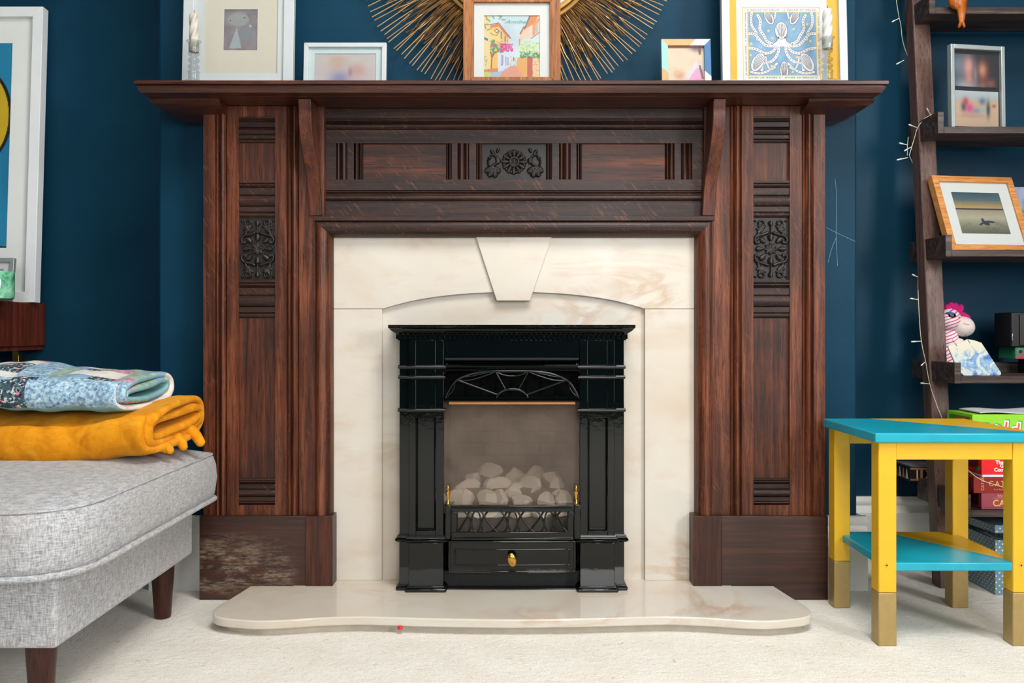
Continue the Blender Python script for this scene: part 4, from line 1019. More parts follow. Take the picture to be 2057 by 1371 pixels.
# ------------------------------------------------------------------ sunburst mirror on the breast
YMi = 2.236; sm = F/YMi; MC = Vector((PX(1036, YMi), YW, PZ(-115, YMi)))
SM = thing('sunburst_mirror', 'round mirror with a wide sunburst of gold wire rays above the mantel', 'mirror', tuple(MC))
cx, cz = MC.x, MC.z
def ringloft(r0, r1, y0, y1, name, mat, seg=72, lbl=None):
    pr = [(r0, y0+0.004), (r0, y0), ((r0+r1)/2, y0-0.003), (r1, y0), (r1, y1), (r0, y1)]
    rings = [[(cx+r*math.cos(2*PI*k/seg), y, cz+r*math.sin(2*PI*k/seg)) for r, y in pr] for k in range(seg)]; rings.append(rings[0])
    return G().loft(rings, cap=False).build(name, mat, SM, smooth=40, label=lbl)
ringloft(0.199, 0.2105, 2.212, 2.24, 'rim', M_GOLDRING); ringloft(0.2125, 0.2215, 2.222, 2.245, 'rim', M_GOLDRING)
G().prism([(cx+0.200*math.cos(2*PI*k/72), cz+0.200*math.sin(2*PI*k/72)) for k in range(72)], XZ, 2.222, 2.226).build('mirror_glass', M_MIRROR, SM)
G().prism([(cx+0.235*math.cos(2*PI*k/60), cz+0.235*math.sin(2*PI*k/60)) for k in range(60)], XZ, 2.243, 2.2565).build('back_plate', M_BLACK, SM)
rnd = random.Random(11)
ray0 = None
base_m = []
for v_ in range(6):
    L = 0.206; bend = [0.006, -0.006, 0.003, -0.004, 0.008, 0.0][v_]
    pts = [(0, 0, 0.216), (bend*0.3, -0.004, 0.26), (bend, -0.008, 0.31), (bend*0.4, -0.010, 0.35), (0, -0.009, 0.416)]
    base_m.append(catmull(pts, 3))
for v_ in range(6):
    g = G().tube(base_m[v_], 0.0013, 6); g.v = [tuple(p) for p in g.v]
    me = bpy.data.meshes.new('ray'); me.from_pydata(g.v, [], g.f); me.materials.append(M_GOLDRAY); finish(me, 60); base_m[v_] = me
NR = 190
for k in range(NR):
    a = 2*PI*(k+rnd.uniform(-.28, .28))/NR
    o = bpy.data.objects.new('ray', base_m[k % 6]); COL.objects.link(o); o.parent = SM
    o.location = (0, 2.243-YW-0.004*(k % 3), 0); o.rotation_euler = (0, a, 0); o.scale = (1, 1, 1-rnd.uniform(0, 0.012))
# shorter curved wires woven between the rays (too fine to pick apart)
g = G()
for k in range(720):
    a = 2*PI*(k+rnd.uniform(-.4, .4))/720; r0 = 0.222; r1 = rnd.choice([0.27, 0.30, 0.325, 0.345, 0.36])+rnd.uniform(-.01, .01); da = rnd.choice([-1, 1])*rnd.uniform(0.012, 0.035)
    yy = -0.012-rnd.uniform(0, 0.014); pts = []
    for t in np.linspace(0, 1, 8):
        r = r0+(r1-r0)*t; aa = a+da*(t**2.2)*1.5-da*0.35*t; pts.append((cx+r*math.sin(aa), 2.243+yy*(0.35+0.65*math.sin(PI*min(1, t*1.1))), cz+r*math.cos(aa)))
    g.tube(pts, [0.0012]*6+[0.0012, 0.0018], 4)
o = g.build('woven_wires', M_GOLDROD, SM, kind='stuff', smooth=80)

# ------------------------------------------------------------------ pictures and candles on the mantel shelf
ZT = ZS+0.0005
# 1 big white frame, left
T, w, h = picture('framed_drawing', 'tall white frame with a small grey abstract drawing in a cream mount, on the mantel', 'picture', 364, 587.5, 2.150, ZT, 0.36, 0.0255, 0.018, M_WFRAME, 3.2)
s_ = 2.15/F; lx = lambda v: (v-475.7)*s_*1.0
cutmount(T, -w/2+.02, w/2-.02, .02, h-.02, lx(405), lx(554), .045, h-.04, 0.007, M_WFRAME, 0.003, 'slip')
hz0, hz1 = 0.1045, 0.2085
cutmount(T, lx(404), lx(555), .04, h-.035, lx(444), lx(512), hz0, hz1, 0.0105, M_MOUNTC)
cv = Canvas(90, 110, (150, 142, 148)); cv.wash(10, 8); cv.ell(0.42, 0.24, 0.33, 0.22, (160, 164, 164), soft=0.06); cv.ell(0.40, 0.24, 0.31, 0.20, (168, 174, 172), soft=0.2)
cv.poly([(0.38, 0.42), (0.52, 0.95), (0.15, 0.95)], (176, 190, 194)); cv.ell(0.7, 0.6, 0.24, 0.28, (142, 152, 156), soft=0.4); cv.ell(0.18, 0.27, 0.02, 0.02, (60, 60, 66)); cv.ell(0.6, 0.2, 0.02, 0.02, (60, 60, 66))
cv.line([(0.86, 0.0), (0.97, 0.18)], 0.004, (110, 70, 80)); cv.ell(0.78, 0.4, 0.045, 0.045, (190, 196, 196)); cv.grain(5)
sheet(cv, lx(444), lx(512), hz0, hz1, 0.0125, 'drawing', T); pane(T, w, h, 0.0255, 0.004)
# 2 small white photo frame
T, w, h = picture('photo_frame', 'small white landscape photo frame with two blond children, on the mantel', 'picture', 608, 774.5, 2.155, ZT, 0.1235, 0.0115, 0.014, M_WFRAME, 5)
cutmount(T, -w/2+.008, w/2-.008, .008, h-.008, -w/2+.0255, w/2-.0265, .022, h-.0255, 0.007, plain('pale_blue_mount', C(178, 196, 197), 0.8, 0.02))
cv = Canvas(90, 60, (214, 205, 204)); cv.wash(3); cv.blob(0.37, 0.34, 0.15, 0.26, (216, 184, 170), 1); cv.blob(0.36, 0.2, 0.13, 0.12, (206, 184, 146), 0.7); cv.blob(0.42, 0.86, 0.18, 0.3, (140, 138, 190), 0.9)
cv.blob(0.70, 0.56, 0.14, 0.24, (214, 168, 156), 1); cv.blob(0.58, 0.62, 0.04, 0.16, (150, 110, 120), 0.6); cv.blob(0.72, 0.95, 0.2, 0.22, (212, 186, 190), 0.8)
sheet(cv, -w/2+.025, w/2-.026, .021, h-.025, 0.009, 'photo', T); pane(T, w, h, 0.0115, 0.004)
# 3 pine frame with the street watercolour
T, w, h = picture('framed_watercolour', 'rustic pine frame with a watercolour of a flowery village street, centre of the mantel', 'picture', 929.5, 1126, 2.125, ZT, 0.240, 0.0265, 0.02, M_PINE, 3.5)
s_ = 2.128/F; lx = lambda v: (v-1027.5)*s_; hz0, hz1 = 0.0285, 0.1835
cutmount(T, -w/2+.02, w/2-.02, .02, h-.02, lx(971), lx(1084), hz0, hz1, 0.008, M_MOUNTW)
cv = Canvas(160, 180, (206, 226, 234)); cv.wash(7, 6)
Q = lambda pts: [((a-340)/940.0, (b-260)/1020.0) for a, b in pts]
def po(pts, c, al=1.0): cv.poly(Q(pts), c, al)
def li(pts, wd, c, al=1.0): cv.line(Q(pts), wd, c, al)
po([(340, 260), (450, 260), (450, 1280), (340, 1280)], (244, 218, 160)); po([(450, 430), (580, 390), (760, 610), (740, 740), (640, 700), (580, 1180), (450, 1180)], (246, 196, 100))
po([(450, 430), (580, 390), (760, 600), (745, 640), (590, 440), (450, 470)], (232, 130, 70)); po([(450, 500), (600, 480), (640, 680), (450, 720)], (248, 214, 130))
li([(450, 415), (590, 382), (790, 640)], 0.006, (90, 70, 110)); po([(745, 560), (800, 640), (770, 640)], (190, 96, 90))
for a, b, c_x, d in ((620, 520, 645, 650), (685, 590, 712, 700), (732, 640, 748, 710)): po([(a, b), (c_x, b+15), (c_x, d), (a, d-10)], (90, 150, 176))
po([(350, 615), (415, 640), (415, 680), (350, 655)], (70, 130, 170)); po([(575, 860), (770, 930), (775, 1100), (600, 1170), (575, 1170)], (222, 228, 240)); 
po([(635, 900), (670, 915), (665, 1080), (630, 1080)], (150, 170, 214)); po([(700, 930), (722, 935), (722, 1080), (700, 1080)], (190, 176, 220)); po([(738, 940), (752, 945), (752, 1080), (738, 1085)], (100, 120, 170))
po([(340, 1150), (580, 1120), (580, 1190), (340, 1210)], (226, 140, 84)); po([(340, 1180), (460, 1190), (450, 1280), (340, 1280)], (200, 220, 120))
po([(780, 1090), (880, 1090), (1020, 1280), (610, 1280), (640, 1200)], (232, 160, 134)); po([(460, 1190), (620, 1180), (760, 1100), (640, 1200), (610, 1280), (450, 1280)], (176, 200, 216))
po([(1120, 260), (1280, 260), (1280, 540), (1140, 640), (1010, 640), (1020, 480)], (250, 210, 176)); po([(1110, 260), (1240, 260), (1200, 380), (1020, 490)], (236, 140, 84)); li([(1110, 260), (1015, 495)], 0.01, (80, 110, 130))
po([(1150, 400), (1280, 290), (1280, 330), (1200, 430), (1190, 580), (1150, 600)], (238, 160, 104)); po([(1200, 420), (1240, 400), (1240, 540), (1200, 560)], (170, 196, 210)); po([(1100, 470), (1140, 440), (1140, 620), (1100, 640)], (212, 222, 230))
li([(1130, 640), (1280, 530)], 0.006, (180, 90, 80)); po([(950, 560), (1015, 450), (1020, 640), (960, 700), (920, 740)], (232, 210, 190)); li([(1010, 450), (950, 560)], 0.012, (190, 90, 76)); po([(930, 650), (950, 640), (945, 760), (925, 760)], (226, 140, 90))
po([(900, 950), (1150, 930), (1150, 1280), (1020, 1280), (880, 1100)], (238, 176, 96)); po([(1060, 930), (1160, 940), (1150, 1280), (1060, 1270)], (206, 96, 72)); po([(1150, 960), (1280, 960), (1280, 1280), (1150, 1280)], (244, 206, 160))
cv.speck(.64, .42, 1.0, .68, 170, .022, [(190, 220, 110), (220, 230, 120), (150, 200, 110), (232, 236, 180)], .6); cv.speck(.64, .58, .86, .68, 60, .018, [(60, 130, 90), (90, 150, 110)], .7); cv.speck(.85, .6, 1.0, .7, 40, .018, [(60, 120, 80), (110, 160, 90)], .7)
cv.speck(.86, .7, 1.0, .98, 50, .01, [(150, 90, 60), (210, 110, 80), (240, 190, 130)], .6)
cv.speck(.12, .46, .36, .6, 90, .018, [(50, 150, 100), (80, 170, 110), (40, 120, 90)], .7); cv.speck(.12, .4, .2, .45, 20, .015, [(60, 150, 90)], .7)
cv.speck(.24, .41, .36, .5, 30, .014, [(240, 170, 200), (230, 120, 170)], .6); cv.speck(.30, .46, .52, .58, 80, .02, [(226, 60, 140), (236, 90, 160), (210, 40, 120)], .75); cv.speck(.12, .46, .2, .5, 14, .016, [(226, 80, 150)], .7)
for pts in ([(470, 1130), (480, 950), (460, 860)], [(480, 950), (520, 880), (560, 860)], [(490, 930), (500, 870)]): li(pts, 0.007, (110, 70, 50))
po([(510, 510), (560, 480), (610, 515), (555, 550)], (60, 60, 80)); po([(528, 512), (560, 495), (592, 515), (556, 535)], (230, 236, 240)); li([(450, 545), (500, 580), (560, 590), (600, 530)], 0.005, (120, 90, 60))
for a, b, an in ((390, 300, 1.2), (420, 340, .6), (400, 410, .1), (370, 450, 1.3), (430, 490, -.3), (500, 290, 1.0), (600, 270, .2), (620, 300, -.8), (670, 330, .1)): 
    cv.ell((a-340)/940, (b-260)/1020, .055, .016, (150, 160, 90) if a < 480 else (120, 170, 140), an, .3, .85)
cv.speck(.0, .66, .06, .8, 20, .012, [(110, 170, 90)], .6); cv.speck(.46, .66, .58, .82, 30, .012, [(120, 180, 130), (230, 120, 120), (240, 220, 90)], .6); po([(830, 920), (850, 960), (845, 1010), (835, 1010)], (200, 40, 80)); cv.grain(3)
sheet(cv, lx(970), lx(1085), hz0-.001, hz1+.001, 0.0105, 'watercolour', T)
lettering('Antibes', 0.0165, plain('green_ink', C(60, 160, 140), 0.7), T, (lx(1013), 0.0100, hz1-0.0195), shear=0.5, extr=0.0001, scale=(1.15, 0.72, 1))
pane(T, w, h, 0.0265, 0.005)
# 4 little multicoloured frame
cc = dict(mint=C(140, 196, 180), pine=C(190, 150, 96), white=C(202, 198, 188), blue=C(40, 104, 150))
mm = {k: plain(k+'_frame_paint', v, 0.5, 0.04) for k, v in cc.items()}
T = thing('photo_frame', 'small frame painted mint, tan, white and blue with a beach photo, on the mantel', 'picture', (PX(1379.5, 2.14), 2.14, ZT), local=True, rot=(-math.radians(6), 0, 0))
w, h, b, d = 0.1215, 0.128, 0.0158, 0.013
def slab(pts, m, nm='frame_rail'): G().prism(pts, XZ, 0, d).build(nm, m, T)
slab([(-w/2, 0.055), (-w/2+b, 0.043), (-w/2+b, h-b), (-w/2, h)], mm['mint']); slab([(-w/2, 0), (-w/2+b, b), (-w/2+b, 0.043), (-w/2, 0.055)], mm['pine'])
slab([(-w/2, h), (-w/2+b, h-b), (0.010, h-b), (0.024, h)], mm['pine']); slab([(0.024, h), (0.010, h-b), (w/2-b, h-b), (w/2, h)], mm['white'])
slab([(w/2, h), (w/2-b, h-b), (w/2-b, 0.047), (w/2, 0.033)], mm['blue']); slab([(w/2, 0.033), (w/2-b, 0.047), (w/2-b, b), (w/2, 0)], mm['white'])
slab([(-w/2, 0), (w/2, 0), (w/2-b, b), (-w/2+b, b)], mm['white']); G().box(-w/2+.01, w/2-.01, .010, .0125, .01, h-.01).build('backing_board', M_BLACK, T)
cv = Canvas(80, 90, (238, 218, 190)); cv.wash(4); cv.rect(0, 0, 1, .05, (190, 130, 120)); cv.blob(.8, .06, .2, .1, (150, 110, 130)); cv.speck(0, .55, .5, 1, 120, .012, [(210, 180, 150), (190, 150, 130), (250, 235, 210)], .5)
cv.ell(.88, .12, .04, .14, (120, 100, 86)); cv.poly([(.45, .80), (.80, .36), (.95, .5), (.85, .7), (.6, .86)], (232, 226, 230)); cv.poly([(.5, 1), (.62, .80), (.8, .56), (1, .62), (1, 1)], (240, 176, 214)); cv.blob(.32, .76, .14, .12, (226, 160, 130)); cv.blob(.28, .70, .11, .07, (236, 196, 160), .9)
cv.poly([(.84, .5), (.9, .5), (.98, .85), (.92, .86)], (130, 110, 100)); cv.blob(.86, .42, .06, .08, (240, 200, 190)); cv.blob(.85, .9, .14, .05, (236, 130, 200), .7)
sheet(cv, -w/2+b-.001, w/2-b+.001, b-.001, h-b+.001, 0.007, 'photo', T)
# 5 big frame with the squid print
T, w, h = picture('framed_squid_print', 'large white frame with a yellow mount and blue squid print, right end of the mantel', 'picture', 1451.5, 1704, 2.125, ZT, 0.36, 0.0195, 0.020, M_WFRAME, 3.2)
s_ = 2.13/F; lx = lambda v: (v-1576)*s_
M_YM = plain('yellow_mount_board', C(206, 160, 50), 0.8, 0.02)
cutmount(T, -w/2+.015, w/2-.015, .01, h-.015, lx(1481), lx(1664), 0.002, h-.03, 0.0085, M_YM, 0.0006)
G().box(lx(1480.6), lx(1664.5), 0.0088, 0.0096, 0.004, h-.03).build('paper', M_MOUNTW, T)
tz = lambda py: 0.0225+(160-py)*s_*1.006-0.0015      # pixel row -> height on the sheet
cv = Canvas(230, 215, (132, 180, 214)); cv.wash(9, 12)
Xq = lambda u, v: ((u-505)/1030.0, (v-170)/965.0)
for k in range(170):
    a = random.uniform(0, 2*PI); r0 = random.uniform(.2, .6); cv.line([(.5+r0*math.cos(a), .45+r0*math.sin(a)), (.5+(r0+.07)*math.cos(a), .45+(r0+.07)*math.sin(a))], .0022, (110, 158, 196), .7)
INK = (50, 46, 70); WH = (238, 238, 240)
def arm(pts, w0=0.024):
    pp = [(v.x, v.y) for v in catmull([Xq(*p)+(0,) for p in pts], 6)]
    cv.line(pp, w0+.004, INK); cv.line(pp, w0, WH)
    for i in range(2, len(pp)-1, 2): cv.ell(pp[i][0], pp[i][1], w0*.5, w0*.34, INK, random.uniform(0, 3), .4, .75)
def head(cx_, cy_, rx, ry, ang):
    c = Xq(cx_, cy_); cv.ell(c[0], c[1], rx+.006, ry+.006, INK, ang, .03); cv.ell(c[0], c[1], rx, ry, WH, ang, .03)
    for k in range(-3, 4):
        o = k*rx*.26; ca, sa = math.cos(ang), math.sin(ang); L = ry*.8*math.sqrt(max(.1, 1-(k*.26)**2))
        p0 = (c[0]+o*ca+L*sa, c[1]+(o*sa-L*ca)/cv.asp); p1 = (c[0]+o*.55*ca-L*sa, c[1]+(o*.55*sa+L*ca)/cv.asp); cv.line([p0, p1], .003, INK)
for s in (0, 1):
    f = (lambda u: 2030-u) if s else (lambda u: u)
    m_ = lambda L: [(f(a), b) for a, b in L]
    arm(m_([(560, 180), (545, 270), (560, 380), (620, 480), (640, 590)]), .02); arm(m_([(650, 215), (690, 300), (680, 430), (740, 530), (790, 620), (880, 660)]), .022)
    arm(m_([(505, 500), (600, 510), (680, 600), (770, 680), (900, 690)]), .022); arm(m_([(510, 720), (620, 740), (740, 800), (860, 780), (930, 700)]), .022)
    arm(m_([(700, 1060), (720, 960), (860, 920), (950, 800), (960, 690)]), .022); arm(m_([(540, 1090), (680, 1110), (820, 1060), (930, 960)]), .018); arm(m_([(760, 860), (780, 960), (830, 1050), (900, 1020)]), .015)
    arm(m_([(920, 180), (900, 270), (820, 320)]), .014); head(f(820), 250, .062, .115, -.45 if not s else .45); head(f(640), 940, .085, .15, .5 if not s else -.5)
head(1040, 1060, .062, .13, 0)
c = Xq(1005, 620); cv.poly([Xq(*p) for p in [(930, 470), (1090, 470), (1075, 600), (1180, 680), (1000, 700), (860, 670), (960, 600)]], WH); head(1005, 450, .092, .128, 0)
cv.line([Xq(920, 520), Xq(935, 610), Xq(860, 670)], .003, INK); cv.line([Xq(1095, 520), Xq(1080, 610), Xq(1180, 680)], .003, INK); cv.ell(*Xq(960, 560), .016, .02, INK, soft=.6); cv.ell(*Xq(1062, 560), .016, .02, INK, soft=.6)
for a, b in ((810, 455), (1195, 430), (868, 570), (1400, 355), (1445, 615), (545, 655), (1240, 860), (850, 1000), (1170, 1090), (535, 830)): cv.ell(*Xq(a, b), .022, .022, (250, 224, 120), soft=.5)
cv.grain(3)
sheet(cv, lx(1505), lx(1641.5), tz(149.5), tz(21.5), 0.0082, 'squid_print', T)
M_YL = plain('yellow_print_line', C(222, 178, 76), 0.7, 0.02); M_INK = plain('grey_ink', C(60, 60, 76), 0.7)
def rect_line(a, b, c, d, wd, nm='printed_border'):
    g = G()
    for q_ in ((a, b, c, c+wd), (a, b, d-wd, d), (a, a+wd, c, d), (b-wd, b, c, d)): g.box(q_[0], q_[1], 0.0084, 0.0089, q_[2], q_[3])
    g.build(nm, M_YL, T)
rect_line(lx(1493), lx(1650), tz(160.5), tz(11), .0016); rect_line(lx(1503), lx(1643.5), tz(151.5), tz(19.8), .0022)
tx = 'A SQUAD OF SQUID . A SQUAD OF SQUID'
tw = lx(1641)-lx(1503)
def fit(o, target):
    xs_ = [v.co.x for v in o.data.vertices]; L = max(xs_)-min(xs_); k = target/L; o.scale = (k, 1, 1)
o = lettering(tx, .0038, M_INK, T, (lx(1503), .0083, tz(17.6)), extr=.0001, spacing=1.4); fit(o, tw)
o = lettering(tx, .0038, M_INK, T, (lx(1642), .0083, tz(154)), rot=(PI/2, PI, 0), extr=.0001, spacing=1.4); fit(o, tw)
tl = tz(22)-tz(149)
o = lettering(tx, .0038, M_INK, T, (lx(1500.5), .0083, tz(149)), rot=(PI/2, -PI/2, 0), extr=.0001, spacing=1.4); fit(o, tl)
o = lettering(tx, .0038, M_INK, T, (lx(1645.5), .0083, tz(22)), rot=(PI/2, PI/2, 0), extr=.0001, spacing=1.4); fit(o, tl)
pane(T, w, h, 0.0195, 0.005)
# 6, 7 twisted candles in bubble-stem glass holders
def candle(px, Yc, ztop, label, wax, tw, r0=0.0112, zcup=0.052):
    x = PX(px, Yc); T = thing('candle', label, 'candle', (x, Yc, ZT), 'twisted candles in glass holders')
    prof = [(0.028, 0.000), (0.030, 0.002), (0.024, 0.005), (0.013, 0.008), (0.0125, 0.024), (0.0145, 0.028), (0.0125, 0.031), (0.007, 0.033)]
    for zc in (0.041, 0.056):
        prof += [(0.0135*math.cos(t), zc+0.0075*math.sin(t)) for t in np.linspace(-1.1, 1.1, 7)]
    z1 = zcup+0.012
    prof += [(0.006, z1), (0.010, z1+0.003), (0.0135, z1+0.007), (0.0125, z1+0.013), (0.0128, z1+0.034), (0.0175, z1+0.037), (0.0178, z1+0.0385), (0.0122, z1+0.0375), (0.0116, z1+0.012), (0.0, z1+0.010)]
    G().lathe(prof, (x, Yc, ZT), 28, cap=False).build('glass_holder', M_CRYSTAL, T, smooth=60)
    rings = []; zb, zt2 = ZT+z1+0.0125, ztop
    for k in range(41):
        t = k/40; z = zb+(zt2-zb)*t; ph = t*tw
        tp = 1.0-(0.35*max(0, (t-0.93)/0.07)**2)
        rings.append([(x+tp*(r0*(0.9+0.10*math.cos(4*(a-ph))))*math.cos(a), Yc+tp*(r0*(0.9+0.10*math.cos(4*(a-ph))))*math.sin(a), z) for a in np.linspace(0, 2*PI, 33)[:-1]])
    G().loft(rings).build('twisted_candle', wax, T, smooth=60)
    G().tube([(x, Yc, zt2-0.002), (x+0.0003, Yc, zt2+0.004), (x+0.0008, Yc, zt2+0.008)], 0.0007, 6).build('wick', M_BLACK, T)
candle(389, 2.095, PZ(27, 2.095), 'ivory twisted candle in a clear bubble-stem glass holder, left end of the mantel', M_WAX, 4.2)
candle(1661.5, 2.09, PZ(18, 2.09), 'white twisted candle in a clear bubble-stem glass holder, right end of the mantel', M_WAXW, 5.5, 0.0118, 0.058)

# ------------------------------------------------------------------ turquoise and yellow side table
ST = thing('side_table', 'small yellow and turquoise painted side table with gold-dipped legs', 'table', (0.94, 1.98, 0))
tx0, tx1, ty0, ty1, tzt = 0.764, 1.111, 1.832, 2.140, 0.452
def painted_top(name, x0, x1, y0, y1, z0, z1, fx, fy):
    """board split along the painted diagonal; slot 0 turquoise, slot 1 yellow"""
    A = (x0+(x1-x0)*fx, y1); B = (x1, y0+(y1-y0)*fy)
    blue = [(x0, y0), (x1, y0), B, A, (x0, y1)]; yel = [B, (x1, y1), A]
    g = G(); n = 6; vs_ = [(x0, y0), (x1, y0), B, (x1, y1), A, (x0, y1)]
    vv = [(a, b, z0) for a, b in vs_]+[(a, b, z1) for a, b in vs_]
    g.add(vv, [(0, 5, 4, 2, 1), (6, 7, 8, 10, 11)], 0); g.add(vv, [(2, 4, 3), (8, 9, 10)], 1)
    # side walls share vertices of the first set
    g2 = G(); g2.v = vv; g2.f = [(0, 5, 4, 2, 1), (6, 7, 8, 10, 11), (2, 4, 3), (8, 9, 10)]; g2.m = [0, 0, 1, 1]
    for i in range(n):
        j = (i+1) % n; g2.f.append((i, j, j+n, i+n)); g2.m.append(1 if i in (2, 3) else 0)
    return g2.build(name, [M_TBLUE, M_TYEL], ST, bevel=0.0035, seg=3)
painted_top('tabletop', tx0, tx1, ty0, ty1, tzt-0.0205, tzt, 0.32, 0.01)
painted_top('lower_shelf', 0.796, 1.079, 1.846, 2.134, 0.158, 0.176, 0.38, 0.01)
lg = 0.0385
for lx_, ly in ((0.7755, 1.843), (1.060, 1.843), (0.7755, 2.096), (1.060, 2.096)):
    l_ = G().box(lx_, lx_+lg, ly, ly+lg, 0.113, tzt-0.0205).build('leg', M_TYEL, ST, bevel=0.0022)
    G().box(lx_-0.0002, lx_+lg+0.0002, ly-0.0002, ly+lg+0.0002, 0.0, 0.1128).build('dipped_foot', M_TGOLD, l_, bevel=0.0022, label='gold-painted foot of the leg')
    if ly < 2:
        g = G().lathe([(0.0, 0.0), (0.0022, 0.0005), (0.0042, 0.0012), (0.0045, 0.0)], (0, 0, 0), 16); zc = PZ(1135, 1.843); g.v = [(lx_+lg*0.45+a, ly-c+0.0003, zc+b) for a, b, c in g.v]
        g.build('screw_cap', M_TYEL, l_); G().ball((lx_+lg*0.45, ly-0.001, zc), 0.0016, 8, 6).build('screw', M_BLACK, l_)
for ly in (1.8455, 2.112): G().box(0.7755+lg, 1.060, ly, ly+0.018, 0.394, tzt-0.0205).build('apron', M_TYEL, ST, bevel=0.0012)
for lx_ in (1.078,): G().box(lx_, lx_+0.018, 1.843+lg, 2.096, 0.394, tzt-0.0205).build('apron', M_TYEL, ST, bevel=0.0012)

# ------------------------------------------------------------------ ladder shelf
LS = thing('ladder_shelf', 'tall black-brown ladder shelf leaning against the right alcove wall', 'shelf', (1.4, 2.35, 0))
XR0 = 1.109
ry = lambda z: 2.256+0.100*z
for xr_ in (XR0, 1.70):
    w_ = 0.0475; g = G(); zt3 = 1.98
    vv = [(xr_, ry(0), 0), (xr_+w_, ry(0), 0), (xr_+w_, ry(0)+0.046, 0), (xr_, ry(0)+0.046, 0)]; vt = [(a, b+0.100*zt3, zt3) for a, b, _ in vv]
    g.add(vv+vt, [(3, 2, 1, 0), (4, 5, 6, 7), (0, 1, 5, 4), (1, 2, 6, 5), (2, 3, 7, 6), (3, 0, 4, 7)]); g.build('side_rail', M_LADDER, LS, bevel=0.003)
XS0 = 1.1135
def lshelf(yf, yb, zb, zside):
    th = 0.0175
    b = G().box(XS0+0.0165, 1.728, yf, yb, zb, zb+th).build('shelf_board', M_LADDERX, LS, bevel=0.001)
    for xx in (XS0, 1.728): G().box(xx, xx+0.0165, yf-0.0008, yb, zb-0.0006, zb+zside).build('end_panel', M_LADDERX, b, bevel=0.0012)
    G().box(XS0+0.0165, 1.728, yb-0.012, yb, zb+th, zb+th+0.028).build('back_lip', M_LADDERX, b, bevel=0.001)
lshelf(2.326, 2.47, PZ(27.5, 2.326), 0.055); lshelf(2.279, 2.45, PZ(267.5, 2.279), 0.0565); lshelf(2.238, 2.44, PZ(515, 2.238), 0.0560)
lshelf(2.193, 2.425, PZ(769.5, 2.193), 0.0520); lshelf(2.145, 2.395, PZ(1038, 2.145), 0.0560)
ZSH = [PZ(27.5, 2.326)+.0178, PZ(267.5, 2.279)+.0178, PZ(515, 2.238)+.0178, PZ(769.5, 2.193)+.0178, PZ(1038, 2.145)+.0178]
# orange carved wooden hanging figure over the top shelf
M_ORW = wood('orange_carved_wood', C(130, 60, 14), C(186, 96, 26), C(214, 124, 44), 'z', rough=0.3)
WO = thing('wooden_ornament', 'orange carved wooden figure hanging over the edge of the top ladder shelf', 'ornament', tuple(P(1925, -20, 2.31)))
def section(lst, Yc, dep=0.55, n=14):
    rings = []
    for py, xa_, xb_ in lst:
        c = P((xa_+xb_)/2, py, Yc); r = (xb_-xa_)/2*Yc/F
        rings.append([(c.x+r*math.cos(t), c.y+r*dep*math.sin(t), c.z) for t in np.linspace(0, 2*PI, n+1)[:-1]])
    return rings
G().loft(section([(-60, 1915, 1935), (-50, 1905, 1946), (-25, 1902, 1946), (0, 1904, 1942.5), (10, 1905.5, 1941), (16, 1912, 1940.5), (19, 1921, 1940), (30, 1924, 1939), (42, 1926, 1936.5), (48, 1926.5, 1936)], 2.308)).build('body', M_ORW, WO, smooth=60)
for a, b in ((1929, 1926), (1933.5, 1937)):
    G().tube([P(a, 45, 2.305), P((a+b)/2, 50, 2.303), P(b, 54.5, 2.300)], [0.0035, 0.0042, 0.003], 10).build('foot', M_ORW, WO, smooth=60)
# silver double photo frame
def panel_pic(T, cvs, x0, x1, z0, z1, y, nm='photo'): return sheet(cvs, x0, x1, z0, z1, y, nm, T)
xcf = PX(1960, 2.315); T = thing('double_photo_frame', 'silver upright frame holding two photos, on the second ladder shelf', 'picture', (xcf, 2.30, ZSH[1]), local=True, rot=(-math.radians(1), 0, math.radians(9)))
w, h, b = 0.158, 0.221, 0.0105
for (a, c_, e, f_) in ((-w/2, -w/2+b, 0, h), (w/2-b, w/2, 0, h), (-w/2+b, w/2-b, h-b*1.1, h)): G().box(a, c_, 0, 0.016, e, f_).build('frame_rail', M_SILVER, T, bevel=0.001)
G().box(-w/2+b, w/2-b, 0.010, 0.014, 0.003, h-b).build('backing_board', M_BLACK, T)
cv = Canvas(90, 62, (32, 38, 50)); cv.blob(.12, .35, .25, .5, (110, 130, 148)); cv.blob(.3, .95, .35, .25, (160, 172, 178)); cv.blob(.34, .42, .16, .5, (150, 128, 124)); cv.blob(.35, .38, .11, .28, (226, 160, 152)); cv.blob(.36, .75, .08, .2, (210, 140, 130)); cv.blob(.68, .55, .19, .5, (92, 50, 36)); cv.blob(.66, .47, .11, .28, (206, 140, 118)); cv.blob(.85, .88, .12, .15, (140, 80, 76)); cv.blob(.5, .6, .05, .35, (150, 156, 172), .7); cv.blob(.66, .95, .1, .15, (150, 110, 90), .8)
panel_pic(T, cv, -w/2+b+.002, w/2-b-.006, 0.112, h-b-.012, 0.0085)
cv = Canvas(90, 62, (206, 176, 148)); cv.vgrad(0, .2, (190, 200, 204), (176, 190, 190)); cv.vgrad(.2, .32, (176, 186, 180), (206, 176, 148)); cv.blob(.27, .3, .06, .12, (210, 60, 90)); cv.blob(.35, .48, .09, .14, (226, 70, 140)); cv.blob(.22, .45, .06, .14, (90, 80, 90)); cv.blob(.5, .55, .12, .1, (130, 140, 156), .8); cv.blob(.64, .28, .08, .1, (90, 120, 156)); cv.blob(.64, .52, .05, .12, (150, 180, 190)); cv.blob(.77, .5, .045, .24, (60, 70, 76)); cv.blob(.9, .4, .05, .05, (170, 90, 80)); cv.blob(.4, .7, .3, .06, (180, 140, 120), .6)
panel_pic(T, cv, -w/2+b+.002, w/2-b-.004, 0.006, 0.101, 0.0085)
